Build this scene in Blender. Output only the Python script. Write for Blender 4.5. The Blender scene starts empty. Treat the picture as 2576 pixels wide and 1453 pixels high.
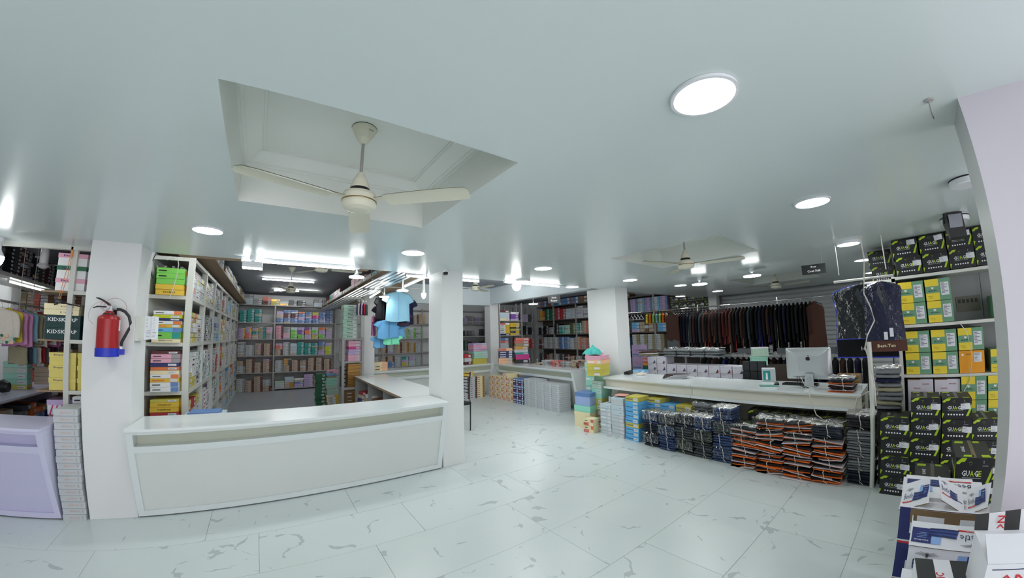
import bpy, math, random
from mathutils import Matrix, Vector
random.seed(7)
PI = math.pi
S = bpy.context.scene
COL = S.collection

# ------------------------------------------------------------------ camera
cam_data = bpy.data.cameras.new('camera')
cam = bpy.data.objects.new('camera', cam_data)
COL.objects.link(cam)
S.camera = cam
cam_data.type = 'PANO'
cam_data.sensor_width = 36.0
cam_data.sensor_fit = 'HORIZONTAL'
cam_data.panorama_type = 'FISHEYE_LENS_POLYNOMIAL'
cam_data.fisheye_fov = 2 * PI
cam_data.fisheye_polynomial_k0 = 0.0
cam_data.fisheye_polynomial_k1 = -0.08165767
cam_data.fisheye_polynomial_k2 = 0.00022772
cam_data.fisheye_polynomial_k3 = 0.00010075957
cam_data.fisheye_polynomial_k4 = -3.3316567e-06
cam_data.clip_start = 0.05
R = Matrix(((0.809552, -0.056472, -0.584325), (-0.586598, -0.116776, -0.801415), (-0.022978, 0.991551, -0.127663)))
# rows are world x, y, z: the mirrored axes of the fit are put right here
cam.matrix_world = Matrix.Translation((0, 0, 1.615)) @ R.to_4x4()

# ------------------------------------------------------------------ world, exposure
W = bpy.data.worlds.new('daylight_outside')
S.world = W
W.use_nodes = True
W.node_tree.nodes['Background'].inputs[0].default_value = (1.0, 0.96, 1.0, 1)
W.node_tree.nodes['Background'].inputs[1].default_value = 0.9
S.view_settings.view_transform = 'Standard'
S.view_settings.look = 'None'
S.view_settings.gamma = 1
S.view_settings.use_curve_mapping = False
S.view_settings.exposure = 1.75
S.cycles.max_bounces = 6
S.cycles.diffuse_bounces = 4
S.cycles.adaptive_threshold = 0.05
S.cycles.glossy_bounces = 2
S.cycles.transparent_max_bounces = 8
S.cycles.sample_clamp_indirect = 6
S.cycles.caustics_reflective = False
S.cycles.caustics_refractive = False
LED = 13.0

# ------------------------------------------------------------------ materials
def lin(c):
    return tuple(((v / 255) / 12.92 if v / 255 <= 0.04045 else ((v / 255 + 0.055) / 1.055) ** 2.4) for v in c)
MATS = {}
def mat(name, rgb, rough=0.5, metal=0.0, noise=0.0, nscale=8.0, bump=0.0, bscale=60.0, emit=0.0, coat=0.0, alpha=1.0, spec=0.5):
    if name in MATS:
        return MATS[name]
    m = bpy.data.materials.new(name)
    m.use_nodes = True
    nt = m.node_tree
    b = nt.nodes['Principled BSDF']
    c = lin(rgb)
    b.inputs['Base Color'].default_value = (*c, 1)
    b.inputs['Roughness'].default_value = rough
    b.inputs['Metallic'].default_value = metal
    b.inputs['Specular IOR Level'].default_value = spec
    b.inputs['Coat Weight'].default_value = coat
    b.inputs['Coat Roughness'].default_value = 0.15
    b.inputs['Alpha'].default_value = alpha
    if emit:
        b.inputs['Emission Color'].default_value = (*c, 1)
        b.inputs['Emission Strength'].default_value = emit
    if noise:
        tc = nt.nodes.new('ShaderNodeTexCoord')
        n = nt.nodes.new('ShaderNodeTexNoise')
        n.inputs['Scale'].default_value = nscale
        n.inputs['Detail'].default_value = 4
        mx = nt.nodes.new('ShaderNodeMix')
        mx.data_type = 'RGBA'
        mx.inputs[6].default_value = (*[v * (1 - noise) for v in c], 1)
        mx.inputs[7].default_value = (*[min(1, v * (1 + noise)) for v in c], 1)
        nt.links.new(tc.outputs['Object'], n.inputs['Vector'])
        nt.links.new(n.outputs[0], mx.inputs[0])
        nt.links.new(mx.outputs[2], b.inputs['Base Color'])
    if bump:
        tc = nt.nodes.new('ShaderNodeTexCoord')
        n = nt.nodes.new('ShaderNodeTexNoise')
        n.inputs['Scale'].default_value = bscale
        n.inputs['Detail'].default_value = 3
        bp = nt.nodes.new('ShaderNodeBump')
        bp.inputs['Strength'].default_value = bump
        bp.inputs['Distance'].default_value = 0.02
        nt.links.new(tc.outputs['Object'], n.inputs['Vector'])
        nt.links.new(n.outputs[0], bp.inputs['Height'])
        nt.links.new(bp.outputs[0], b.inputs['Normal'])
    MATS[name] = m
    return m

PAL = dict(grey=(150, 150, 152), lightgrey=(196, 200, 204), darkgrey=(72, 74, 78), beige=(190, 172, 152), maroon=(92, 44, 46),
           teal=(34, 146, 140), blue=(100, 134, 188), pink=(226, 168, 188), hotpink=(206, 48, 140), lilac=(190, 168, 208),
           green=(122, 200, 84), lime=(196, 206, 40), yellow=(224, 186, 62), cream=(238, 226, 184), white=(232, 233, 234),
           mint=(158, 216, 196), orange=(226, 122, 68), red=(176, 52, 60), navy=(42, 50, 104), brown=(126, 92, 62),
           gold=(176, 132, 62), black=(22, 23, 25), purple=(128, 84, 164), sky=(104, 180, 228), forest=(30, 104, 72),
           silver=(176, 178, 182), sage=(176, 204, 186), coral=(214, 112, 100), peach=(240, 190, 150), khaki=(150, 140, 110),
           mustard=(200, 188, 84), iceblue=(190, 208, 216), periwinkle=(156, 178, 222), butter=(222, 206, 112), aqua=(150, 222, 200), olive=(90, 100, 60))
NAMES = dict(lightgrey='light grey', darkgrey='dark grey', hotpink='hot pink', iceblue='pale blue', sky='sky blue',
             forest='dark green', sage='pale green', navy='navy blue')
def cn(c):
    return NAMES.get(c, c)
def card(c):
    if c in ('silver', 'gold'):
        return mat('card_' + c, PAL[c], 0.3, 0.6, noise=0.25, nscale=30)
    return mat('card_' + c, PAL[c], 0.45, noise=0.05, nscale=14)

WALLW = mat('wall_paint', (228, 229, 229), 0.5, noise=0.02, nscale=2)
CEIL = mat('ceiling_gloss_paint', (212, 222, 221), 0.24, noise=0.015, nscale=1.5, spec=0.35)
TRAYM = mat('tray_paint', (228, 232, 227), 0.5)
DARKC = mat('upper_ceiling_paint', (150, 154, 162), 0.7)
LAMW = mat('white_laminate', (228, 234, 235), 0.2, coat=0.3)
LAMF = mat('laminate_front', (222, 226, 223), 0.4, noise=0.02, nscale=3)
LAMS = mat('laminate_slot', (200, 204, 188), 0.5, noise=0.04, nscale=3)
LAMV = mat('lavender_cast_laminate', (214, 212, 238), 0.3, noise=0.02)  # lavender cast of the light put into the laminate colour
LAMV2 = mat('lavender_cast_panel', (204, 202, 230), 0.45)  # same lavender light cast, in the panel colour
IVORY = mat('ivory_enamel', (222, 220, 200), 0.35)
FRAMEW = mat('white_powder_coat', (206, 207, 200), 0.4, noise=0.03)
STEELG = mat('grey_angle_steel', (164, 162, 160), 0.5, 0.0)
CHROME = mat('chrome', (225, 225, 228), 0.12, 1.0)
ALU = mat('brushed_aluminium', (190, 192, 196), 0.3, 0.85, noise=0.05)
BLACKM = mat('black_metal', (16, 17, 18), 0.35)
BLACKP = mat('black_plastic', (20, 21, 24), 0.4)
PLY = mat('plywood', (150, 128, 104), 0.7, noise=0.1, nscale=12)
PAPER = mat('label_paper', (214, 216, 222), 0.6)
INK = mat('black_ink', (24, 24, 28), 0.6)
WHITEINK = mat('white_ink', (228, 230, 232), 0.5)
LIMEINK = mat('lime_ink', (166, 196, 34), 0.5)
CARDB = mat('raw_cardboard', (128, 104, 76), 0.8, noise=0.1)
LEDM = mat('led_diffuser', (251, 255, 253), 0.4, emit=LED)
TUBEM = mat('tube_light_glow', (251, 255, 253), 0.4, emit=LED * 0.5)
TUBEH = mat('tube_light_strong', (251, 255, 253), 0.4, emit=LED * 1.6)
PLASTIC = mat('white_plastic', (228, 230, 234), 0.35)
STRING = mat('white_string', (216, 212, 204), 0.8)

def crinkle(sc, dist, ior):
    m = bpy.data.materials.new('clear_polybag')
    m.use_nodes = True
    nt = m.node_tree
    for n in list(nt.nodes):
        nt.nodes.remove(n)
    out = nt.nodes.new('ShaderNodeOutputMaterial')
    tr = nt.nodes.new('ShaderNodeBsdfTransparent')
    gl = nt.nodes.new('ShaderNodeBsdfGlossy')
    gl.inputs['Roughness'].default_value = 0.09
    tc = nt.nodes.new('ShaderNodeTexCoord')
    no = nt.nodes.new('ShaderNodeTexNoise')
    no.inputs['Scale'].default_value = sc
    no.inputs['Detail'].default_value = 4
    bp = nt.nodes.new('ShaderNodeBump')
    bp.inputs['Strength'].default_value = 1.0
    bp.inputs['Distance'].default_value = dist
    mx = nt.nodes.new('ShaderNodeMixShader')
    fr = nt.nodes.new('ShaderNodeFresnel'); fr.inputs['IOR'].default_value = ior
    L = nt.links.new
    L(tc.outputs['Object'], no.inputs['Vector']); L(no.outputs[0], bp.inputs['Height']); L(bp.outputs[0], gl.inputs['Normal']); L(bp.outputs[0], fr.inputs['Normal']); L(fr.outputs[0], mx.inputs[0])
    L(tr.outputs[0], mx.inputs[1]); L(gl.outputs[0], mx.inputs[2]); L(mx.outputs[0], out.inputs[0])
    return m
BAG = crinkle(24, .032, 1.26)
BAGL = crinkle(15, .045, 1.3)

# floor marble: pale tile with broken grey veins
def marble():
    m = bpy.data.materials.new('veined_white_tile')
    m.use_nodes = True
    nt = m.node_tree
    b = nt.nodes['Principled BSDF']
    b.inputs['Roughness'].default_value = 0.3
    L = nt.links.new
    N = nt.nodes.new
    tc = N('ShaderNodeTexCoord'); oi = N('ShaderNodeObjectInfo')
    off = N('ShaderNodeVectorMath'); off.operation = 'MULTIPLY_ADD'
    L(oi.outputs['Location'], off.inputs[0]); off.inputs[1].default_value = (3.7, 5.3, 0); L(tc.outputs['Object'], off.inputs[2])
    dn = N('ShaderNodeTexNoise'); dn.inputs['Scale'].default_value = 2.2; dn.inputs['Detail'].default_value = 3
    L(off.outputs[0], dn.inputs['Vector'])
    ad = N('ShaderNodeVectorMath'); ad.operation = 'MULTIPLY_ADD'; ad.inputs[1].default_value = (0.55, 0.55, 0.55)
    L(dn.outputs['Color'], ad.inputs[0]); L(off.outputs[0], ad.inputs[2])
    vo = N('ShaderNodeTexVoronoi'); vo.feature = 'DISTANCE_TO_EDGE'; vo.inputs['Scale'].default_value = 1.5
    L(ad.outputs[0], vo.inputs['Vector'])
    # vein width swings between nothing and a blotch
    wn = N('ShaderNodeTexNoise'); wn.inputs['Scale'].default_value = 5.5; wn.inputs['Detail'].default_value = 4
    L(off.outputs[0], wn.inputs['Vector'])
    w = N('ShaderNodeMapRange'); w.inputs[1].default_value = 0.51; w.inputs[2].default_value = 0.76
    w.inputs[3].default_value = 0.0; w.inputs[4].default_value = 0.06
    L(wn.outputs[0], w.inputs[0])
    lt = N('ShaderNodeMath'); lt.operation = 'SUBTRACT'; L(w.outputs[0], lt.inputs[0]); L(vo.outputs['Distance'], lt.inputs[1])
    sm = N('ShaderNodeMapRange'); sm.inputs[1].default_value = -0.002; sm.inputs[2].default_value = 0.004
    L(lt.outputs[0], sm.inputs[0])
    mu = N('ShaderNodeMath'); mu.operation = 'MULTIPLY'; mu.inputs[1].default_value = 0.5; L(sm.outputs[0], mu.inputs[0])
    cl = N('ShaderNodeTexNoise'); cl.inputs['Scale'].default_value = 1.2; L(off.outputs[0], cl.inputs['Vector'])
    base = N('ShaderNodeMix'); base.data_type = 'RGBA'
    base.inputs[6].default_value = (*lin((205, 214, 213)), 1); base.inputs[7].default_value = (*lin((217, 225, 225)), 1)
    L(cl.outputs[0], base.inputs[0])
    mx = N('ShaderNodeMix'); mx.data_type = 'RGBA'; mx.inputs[7].default_value = (*lin((142, 152, 156)), 1)
    L(mu.outputs[0], mx.inputs[0]); L(base.outputs[2], mx.inputs[6]); L(mx.outputs[2], b.inputs['Base Color'])
    return m
TILE = marble()
GROUT = mat('grout', (168, 174, 174), 0.8)
GREYFLOOR = mat('grey_painted_floor', (170, 174, 180), 0.35, noise=0.06, nscale=2)

# ------------------------------------------------------------------ mesh builder
class MB:
    def __init__(s):
        s.v = []; s.f = []; s.mi = []; s.m = []; s.sm = []
    def idx(s, m):
        if m not in s.m:
            s.m.append(m)
        return s.m.index(m)
    def face(s, pts, m, smooth=False):
        n = len(s.v)
        s.v += [tuple(p) for p in pts]
        s.f.append(tuple(range(n, n + len(pts)))); s.mi.append(s.idx(m)); s.sm.append(smooth)
    def grid(s, rows, m, smooth=True, closed=False):
        n = len(s.v); k = len(rows[0]); i = s.idx(m)
        for r in rows:
            s.v += [tuple(p) for p in r]
        for a in range(len(rows) - 1):
            for b in range(k if closed else k - 1):
                c = (b + 1) % k
                s.f.append((n + a * k + b, n + a * k + c, n + (a + 1) * k + c, n + (a + 1) * k + b)); s.mi.append(i); s.sm.append(smooth)
    def box(s, a, b, m, M=None, faces=None):
        (x0, y0, z0), (x1, y1, z1) = a, b
        P = [(x0, y0, z0), (x1, y0, z0), (x1, y1, z0), (x0, y1, z0), (x0, y0, z1), (x1, y0, z1), (x1, y1, z1), (x0, y1, z1)]
        if M:
            P = [tuple(M @ Vector(p)) for p in P]
        n = len(s.v); s.v += P
        F = dict(bottom=(0, 3, 2, 1), top=(4, 5, 6, 7), front=(0, 1, 5, 4), right=(1, 2, 6, 5), back=(2, 3, 7, 6), left=(3, 0, 4, 7))
        for k, q in F.items():
            mm = (faces or {}).get(k, m)
            s.f.append(tuple(n + i for i in q)); s.mi.append(s.idx(mm)); s.sm.append(False)
        return s
    def prism(s, pts, axis, a, b, m, caps=None):
        """pts: 2D outline in the other two axes (in order), extruded along axis from a to b"""
        def p3(p, t):
            return {'x': (t, p[0], p[1]), 'y': (p[0], t, p[1]), 'z': (p[0], p[1], t)}[axis]
        n = len(pts)
        A = [p3(p, a) for p in pts]; B = [p3(p, b) for p in pts]
        s.face(A, caps or m); s.face(B[::-1], caps or m)
        for i in range(n):
            j = (i + 1) % n
            s.face([A[i], B[i], B[j], A[j]], m)
        return s
    def tube(s, pts, r, m, n=8, caps=True):
        pts = [Vector(p) for p in pts]; rows = []
        up = Vector((0, 0, 1))
        for i, p in enumerate(pts):
            d = (pts[min(i + 1, len(pts) - 1)] - pts[max(i - 1, 0)]).normalized()
            u = d.cross(up)
            if u.length < 0.05:
                u = d.cross(Vector((1, 0, 0)))
            u.normalize(); w = d.cross(u).normalized()
            rr = r[i] if isinstance(r, (list, tuple)) else r
            rows.append([p + (u * math.cos(2 * PI * k / n) + w * math.sin(2 * PI * k / n)) * rr for k in range(n)])
        s.grid(rows, m, True, True)
        if caps:
            s.face(rows[0], m); s.face(rows[-1][::-1], m)
        return s
    def lathe(s, prof, c, m, n=24, mats=None):
        """prof: (radius, z) list"""
        rows = [[(c[0] + r * math.cos(2 * PI * k / n), c[1] + r * math.sin(2 * PI * k / n), c[2] + z) for k in range(n)] for r, z in prof]
        for i in range(len(rows) - 1):
            s.grid(rows[i:i + 2], mats[i] if mats else m, True, True)
        return s
    def mesh(s, name, flip=True):
        me = bpy.data.meshes.new(name)
        me.from_pydata(s.v, [], s.f)
        for m in s.m:
            me.materials.append(m)
        me.polygons.foreach_set('material_index', s.mi)
        me.polygons.foreach_set('use_smooth', s.sm)
        me.update()
        return me

def link(name, me, parent=None, loc=(0, 0, 0), rz=0.0, rx=0.0):
    o = bpy.data.objects.new(name, me)
    COL.objects.link(o)
    o.location = loc; o.rotation_euler = (rx, 0, rz)
    if parent:
        o.parent = parent
    return o
def obj(name, mb, parent=None, loc=(0, 0, 0), rz=0.0):
    return link(name, mb.mesh(name), parent, loc, rz)
def tag(o, label, cat, group=None):
    o['label'] = label; o['category'] = cat
    if group:
        o['group'] = group
    return o
def thing(name, label, cat, loc=(0, 0, 0), rz=0.0, group=None):
    o = bpy.data.objects.new(name, None)
    COL.objects.link(o)
    o.location = loc; o.rotation_euler = (0, 0, rz)
    o.empty_display_size = 0.1
    return tag(o, label, cat, group)
def struct(name, mb, parent=None):
    o = obj(name, mb, parent)
    if not parent:
        o['kind'] = 'structure'
    return o
def stuff(o):
    o['kind'] = 'stuff'
    return o
def copy_thing(o, loc, rz=None, label=None, parent=None):
    c = o.copy(); COL.objects.link(c)
    if parent:
        c.parent = parent
    else:
        c.location = loc
        if rz is not None:
            c.rotation_euler = (0, 0, rz)
        if label:
            c['label'] = label
    for ch in list(o.children):
        copy_thing(ch, None, parent=c)
    return c
ORD = 'bottom second third fourth fifth sixth seventh eighth ninth tenth eleventh twelfth thirteenth fourteenth fifteenth sixteenth seventeenth eighteenth nineteenth twentieth'.split()
NTH = ['first'] + ORD[1:] + ['twenty-' + w for w in 'first second third fourth fifth sixth seventh eighth ninth'.split()] + ['thirtieth'] + ['thirty-' + w for w in 'first second third fourth fifth sixth seventh eighth ninth'.split()] + ['fortieth', 'forty-first']

# ------------------------------------------------------------------ lettering (built-in font, turned into mesh once per word)
TXT = {}
def text_geo(s, bold=True):
    k = (s, bold)
    if k not in TXT:
        cu = bpy.data.curves.new('t', 'FONT')
        cu.body = s; cu.resolution_u = 1; cu.size = 1
        if bold:
            cu.offset = 0.018
        o = bpy.data.objects.new('t', cu)
        COL.objects.link(o)
        me = bpy.data.meshes.new_from_object(o.evaluated_get(bpy.context.evaluated_depsgraph_get()))
        vs = [tuple(v.co) for v in me.vertices]; fs = [tuple(p.vertices) for p in me.polygons]
        bpy.data.objects.remove(o); bpy.data.curves.remove(cu); bpy.data.meshes.remove(me)
        x0 = min(v[0] for v in vs); x1 = max(v[0] for v in vs); y0 = min(v[1] for v in vs); y1 = max(v[1] for v in vs)
        TXT[k] = ([((v[0] - x0) / (y1 - y0), (v[1] - y0) / (y1 - y0)) for v in vs], fs, (x1 - x0) / (y1 - y0))
    return TXT[k]
def text(mb, s, o, u, v, h, m, width=None, bold=True, center=True):
    """word with cap height h at o, running along u with up v (vectors)"""
    vs, fs, asp = text_geo(s, bold)
    u = Vector(u).normalized(); v = Vector(v).normalized(); o = Vector(o)
    sx = (width / asp) if width else h
    W_ = asp * sx
    n = len(mb.v)
    for a, b in vs:
        mb.v.append(tuple(o + u * (a * sx - (W_ / 2 if center else 0)) + v * (b * h)))
    i = mb.idx(m)
    for f in fs:
        mb.f.append(tuple(n + k for k in f)); mb.mi.append(i); mb.sm.append(False)

# ================================================================== STRUCTURE
ZC = 2.437; ZU = 2.95; YE = 4.42
# floor slab and tiles (0.615 m rows, 1.23 m long)
g = MB(); g.box((-6.2, -3.3, -0.12), (9.85, 13.2, -0.004), GROUT)
floor = struct('floor', g)
g = MB(); w, d = 1.23 - 0.003, 0.615 - 0.003
g.box((0.0, 0.0, -0.004), (w, d, 0.0), TILE)
tile_me = g.mesh('floor_tile')
rest = MB()
for j in range(-5, 22):
    y = 0.35 + 0.615 * j
    off = 0.7 + (0.41 if j % 3 == 1 else (0.0 if j % 3 == 0 else 0.0))
    for i in range(-6, 9):
        x = off + 1.23 * i
        if x > 9.8 or x + 1.23 < -6.2:
            continue
        inb = -1.4 < x + 0.6 < 5.9 and -0.2 < y < 7.6 and (y < 3.9 or x > 1.2)
        if inb:
            link('floor_tile', tile_me, floor, (x, y, 0))
        else:
            rest.box((x, y, -0.004), (x + w, y + d, 0.0), TILE)
stuff(obj('floor_tiles_outer', rest, floor))
g = MB(); g.box((-0.9, 4.75, 0.0), (1.45, 12.4, 0.004), GREYFLOOR)
struct('floor_storeroom', g)

# lowered ceiling with square fan trays
XT = [(-4.44, -3.22), (-0.245, 0.97), (3.2, 4.325), (6.59, 7.85)]
YT = (1.256, 2.478)
g = MB()
xs = sorted([-6.2, 9.75] + [v for t in XT for v in t])
ys = [-3.3, YT[0], YT[1], YE]
for i in range(len(xs) - 1):
    for j in range(3):
        if j == 1 and any(abs(xs[i] - t[0]) < 1e-6 for t in XT):
            continue
        g.face([(xs[i], ys[j], ZC), (xs[i], ys[j + 1], ZC), (xs[i + 1], ys[j + 1], ZC), (xs[i + 1], ys[j], ZC)], CEIL)
g.face([(-6.2, YE, ZC), (-6.2, YE, ZU), (9.75, YE, ZU), (9.75, YE, ZC)], WALLW)
g.face([(-6.2, YE, ZC), (-6.2, YE, ZC + .03), (9.75, YE, ZC + .03), (9.75, YE, ZC)], CEIL)
ceiling = struct('ceiling', g)
ZT = 2.758
for n, (a, b) in enumerate(XT):
    g = MB(); y0, y1 = YT
    for P in ([(a, y0), (b, y0)], [(b, y0), (b, y1)], [(b, y1), (a, y1)], [(a, y1), (a, y0)]):
        (xa, ya), (xb, yb) = P
        g.face([(xa, ya, ZC), (xb, yb, ZC), (xb, yb, ZT), (xa, ya, ZT)], TRAYM)
    g.face([(a, y0, ZT), (b, y0, ZT), (b, y1, ZT), (a, y1, ZT)], TRAYM)
    obj('fan_tray', g, ceiling)
    # stepped cornice round the tray top
    g = MB()
    prof = [(0, 2.675), (0.012, 2.675), (0.012, 2.686), (0.03, 2.689), (0.03, 2.697), (0.10, 2.742), (0.11, 2.742), (0.11, 2.75), (0.125, 2.75), (0.125, ZT)]
    for k in range(4):
        L_ = []
        for t, z in prof:
            c4 = [(a + t, y0 + t), (b - t, y0 + t), (b - t, y1 - t), (a + t, y1 - t)]
            p, q = c4[k], c4[(k + 1) % 4]
            L_.append([(p[0], p[1], z), (q[0], q[1], z)])
        g.grid(L_, TRAYM, False)
    obj('cornice', g, ceiling)
# higher ceiling behind, walls
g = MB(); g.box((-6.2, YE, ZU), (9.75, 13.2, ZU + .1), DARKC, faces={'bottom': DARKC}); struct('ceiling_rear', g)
g = MB(); g.box((-6.3, 13.1, 0), (9.85, 13.25, 3.0), WALLW); struct('wall_back', g)
g = MB(); g.box((-6.3, -3.3, 0), (-6.2, 13.1, 3.0), WALLW); struct('wall_left', g)
g = MB(); g.box((9.75, -3.3, 0), (9.85, 13.1, 3.0), WALLW); struct('wall_right', g)
g = MB(); g.box((-6.3, -3.4, 0), (-3.2, -3.3, 3.0), WALLW); g.box((3.4, -3.4, 0), (9.85, -3.3, 3.0), WALLW)
struct('wall_front', g)
g = MB(); g.box((-1.44, 4.5, 0), (-1.38, 13.1, ZU), WALLW); struct('wall_partition', g)
# shallow walls round the far sales area
BW = mat('beam_paint', (214, 224, 228), 0.5)
g = MB(); g.box((1.9, 8.6, 2.45), (5.46, 8.8, ZU), BW); g.box((5.46, 4.76, 2.49), (5.66, 8.8, ZU), BW); struct('wall_beam', g)
g = MB(); g.box((-0.95, YE + .01, ZC + .002), (1.05, YE + .16, ZC + .02), PLY); struct('trim_1', g)
g = MB(); g.box((-6.2, YE + .0, ZC - .035), (-1.6, YE + .06, ZC + .0), FRAMEW); struct('trim_2', g)
# pillars
def pillar(x0, y0, x1, y1, z1=ZC, m=WALLW):
    g = MB(); g.box((x0, y0, 0), (x1, y1, z1), m)
    return struct('wall_pillar', g)
pillar(-1.60, 4.055, -1.175, 4.44)
pillar(1.86, 4.06, 2.158, 4.47)
pillar(5.33, 4.06, 5.705, 4.75)
pillar(1.765, 7.8, 1.99, 8.1, ZU)
pillar(5.46, 8.6, 5.75, 8.9, ZU)
pillar(-4.45, 7.4, -4.15, 7.7, ZU)
RC = mat('column_daylit_paint', (212, 206, 216), 0.45, noise=0.02)  # lavender daylight on the broad face is part of this colour
RG = mat('column_shaded_paint', (186, 188, 187), 0.4, noise=0.02)  # shade of the narrow face painted as a greyer tone
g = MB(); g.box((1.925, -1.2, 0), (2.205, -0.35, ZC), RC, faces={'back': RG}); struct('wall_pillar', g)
pillar(9.3, 3.87, 9.5, 4.08)

# rolling shutter behind the coat rails: each slat a piece
sh = MB(); sh.box((9.69, -2.0, 0), (9.72, 3.87, ZC - .02), ALU)
SLATM = mat('shutter_slat', (222, 222, 224), 0.45, 0.0, noise=0.03)
door = struct('door_1', sh)
g = MB()
pr = [(9.69, 0.0), (9.662, 0.010), (9.648, 0.03), (9.646, 0.055), (9.655, 0.075), (9.68, 0.085), (9.688, 0.098), (9.69, 0.1)]
g.grid([[(x, -2.0, z), (x, 3.87, z)] for x, z in pr], SLATM, True)
slat = g.mesh('shutter_slat')
for k in range(24):
    link('shutter_slat', slat, door, (0, 0, 0.02 + k * 0.1))

# ================================================================== COUNTERS
def counter(name, label, L_, group=None, top=LAMW, front=LAMF, slot=LAMS, frame=None, loc=(0, 0, 0), rz=0.0, h=0.845, dep=0.61, end_l=False, end_r=False, panel=True):
    """front along local x from 0 to L_, facing -y; slanted front running from y=0 at the top to y=.25 at the floor"""
    frame = frame or LAMW
    t = thing(name, label, 'counter', loc, rz, group)
    g = MB(); g.box((0, -0.01, h - 0.022), (L_, dep, h), top); g.box((0, 0.0, h - 0.03), (L_, dep, h - 0.022), front)
    obj('countertop', g, t)
    def yy(z):
        return 0.02 + 0.23 * (h - z) / h
    def slab(x0, x1, z0, z1, o0, o1, m):
        g.face([(x0, yy(z0) + o0, z0), (x1, yy(z0) + o0, z0), (x1, yy(z1) + o0, z1), (x0, yy(z1) + o0, z1)], m)
        if o1:
            g.face([(x0, yy(z0) + o0, z0), (x0, yy(z1) + o0, z1), (x0, yy(z1) + o1, z1), (x0, yy(z0) + o1, z0)], m)
            g.face([(x1, yy(z0) + o0, z0), (x1, yy(z0) + o1, z0), (x1, yy(z1) + o1, z1), (x1, yy(z1) + o0, z1)], m)
            g.face([(x0, yy(z1) + o0, z1), (x1, yy(z1) + o0, z1), (x1, yy(z1) + o1, z1), (x0, yy(z1) + o1, z1)], m)
            g.face([(x0, yy(z0) + o1, z0), (x1, yy(z0) + o1, z0), (x1, yy(z0) + o0, z0), (x0, yy(z0) + o0, z0)], m)
    g = MB()
    slab(.055, L_ - .055, 0.79, h - .03, 0, .1, frame); slab(.055, L_ - .055, 0.625, 0.685, 0, .1, frame)
    if panel:
        slab(.055, L_ - .055, 0.012, 0.065, 0, .03, frame)
    for x in (0.0005, L_ - 0.0555):
        slab(x, x + .055, 0.012, h - .03, 0, .1, frame)
    obj('front_frame', g, t)
    g = MB(); slab(0.05, L_ - .05, 0.68, 0.80, 0.09, 0, slot); obj('slot_back', g, t)
    g = MB()
    slab(0.05, L_ - .05, 0.06, 0.63, 0.022 if panel else 0.09, 0, front)
    g.box((0.02, 0.36, 0.0), (L_ - .02, 0.38, h - .03), front)
    obj('front_panel', g, t)
    for x in (0.002, L_ - .02):
        g = MB()
        g.prism([(yy(0.012) + .002, 0.012), (dep - .01, 0.012), (dep - .01, h - .031), (yy(h - .03) + .002, h - .031)], 'x', x, x + .018, frame)
        obj('side_panel', g, t)
    return t
counter('sales_counter', 'long white counter with glossy top between extinguisher pillar and middle pillar', 2.99, loc=(-1.165, 3.79, 0))
counter('sales_counter', 'lavender counter at the left edge beside the white box stack', 3.4, top=LAMV, front=LAMV2, slot=LAMV2, frame=LAMV, loc=(-5.26, 3.80, 0))
counter('sales_counter', 'far white counter facing front behind the middle pillar', 3.27, loc=(1.9, 8.0, 0), panel=False)
counter('sales_counter', 'far white counter with blocks of garment boxes stacked underneath', 2.9, loc=(5.17, 8.02, 0), rz=-PI / 2, panel=False)
# low return top joining the long counter, open shelves to the inside
t = thing('return_counter', 'white return counter running back from the long counter to slim pillar', 'counter')
g = MB(); g.box((1.475, 4.41, 0.822), (2.11, 7.37, 0.845), LAMW, faces={'left': PLY}); g.box((1.475, 4.41, 0.812), (2.11, 7.37, 0.822), PLY)
obj('countertop', g, t)
g = MB(); g.box((2.08, 4.48, 0.0), (2.1, 7.35, 0.812), LAMF); obj('back_panel', g, t)
for y in (5.35, 6.3, 7.33):
    g = MB(); g.box((1.5, y, 0), (2.08, y + .02, 0.812), mat('greyish_laminate', (160, 162, 162), 0.5)); obj('divider', g, t)
g = MB(); g.box((1.52, 4.5, 0.4), (2.08, 7.33, 0.415), LAMF); obj('shelf', g, t)
# right hand counter: two long fascia ledges, built in two lengths
def ledge_counter(y0, y1, label, first):
    t = thing('sales_counter', label, 'counter', group='two lengths of the billing counter')
    g = MB(); g.box((4.745, y0, 0.828), (5.56, y1, 0.85), LAMW); g.box((4.755, y0, 0.812), (5.56, y1, 0.828), IVORY)
    obj('countertop', g, t)
    F_ = mat('worn_ivory_fascia', (216, 214, 200), 0.45, noise=0.05, nscale=5)
    g = MB(); g.box((4.80, y0, 0.70), (4.83, y1, 0.812), F_); obj('upper_fascia', g, t)
    g = MB(); g.prism([(4.745, 0.665), (4.745, 0.695), (4.81, 0.70), (4.88, 0.70), (4.88, 0.63), (4.78, 0.655)], 'y', y0, y1, LAMW); obj('ledge', g, t)
    g = MB(); g.box((5.12, y0, 0.0), (5.14, y1, 0.7), F_); g.box((4.86, y0, 0.69), (5.12, y1, 0.70), F_); obj('front_panel', g, t)
    g = MB(); g.box((5.14, y0 if first else y1 - .02, 0.0), (5.54, (y0 + .02) if first else y1, 0.812), F_); obj('side_panel', g, t)
ledge_counter(2.42, 3.95, 'left length of the billing counter, ending at the white pillar', False)
ledge_counter(0.47, 2.415, 'right length of the billing counter, carrying the silver computer', True)
# far left return counter, lavender
t = thing('return_counter', 'lavender return counter running back on the far left', 'counter')
g = MB(); g.box((-3.7, 4.85, 0.822), (-3.0, 8.0, 0.845), LAMV); g.box((-3.7, 4.85, 0.812), (-3.0, 8.0, 0.822), PLY); obj('countertop', g, t)
g = MB(); g.box((-3.68, 4.87, 0), (-3.66, 7.98, .812), LAMV2); obj('back_panel', g, t)
g = MB(); g.box((-3.66, 4.87, 0.42), (-3.02, 7.98, .44), LAMV2); obj('shelf', g, t)
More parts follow.
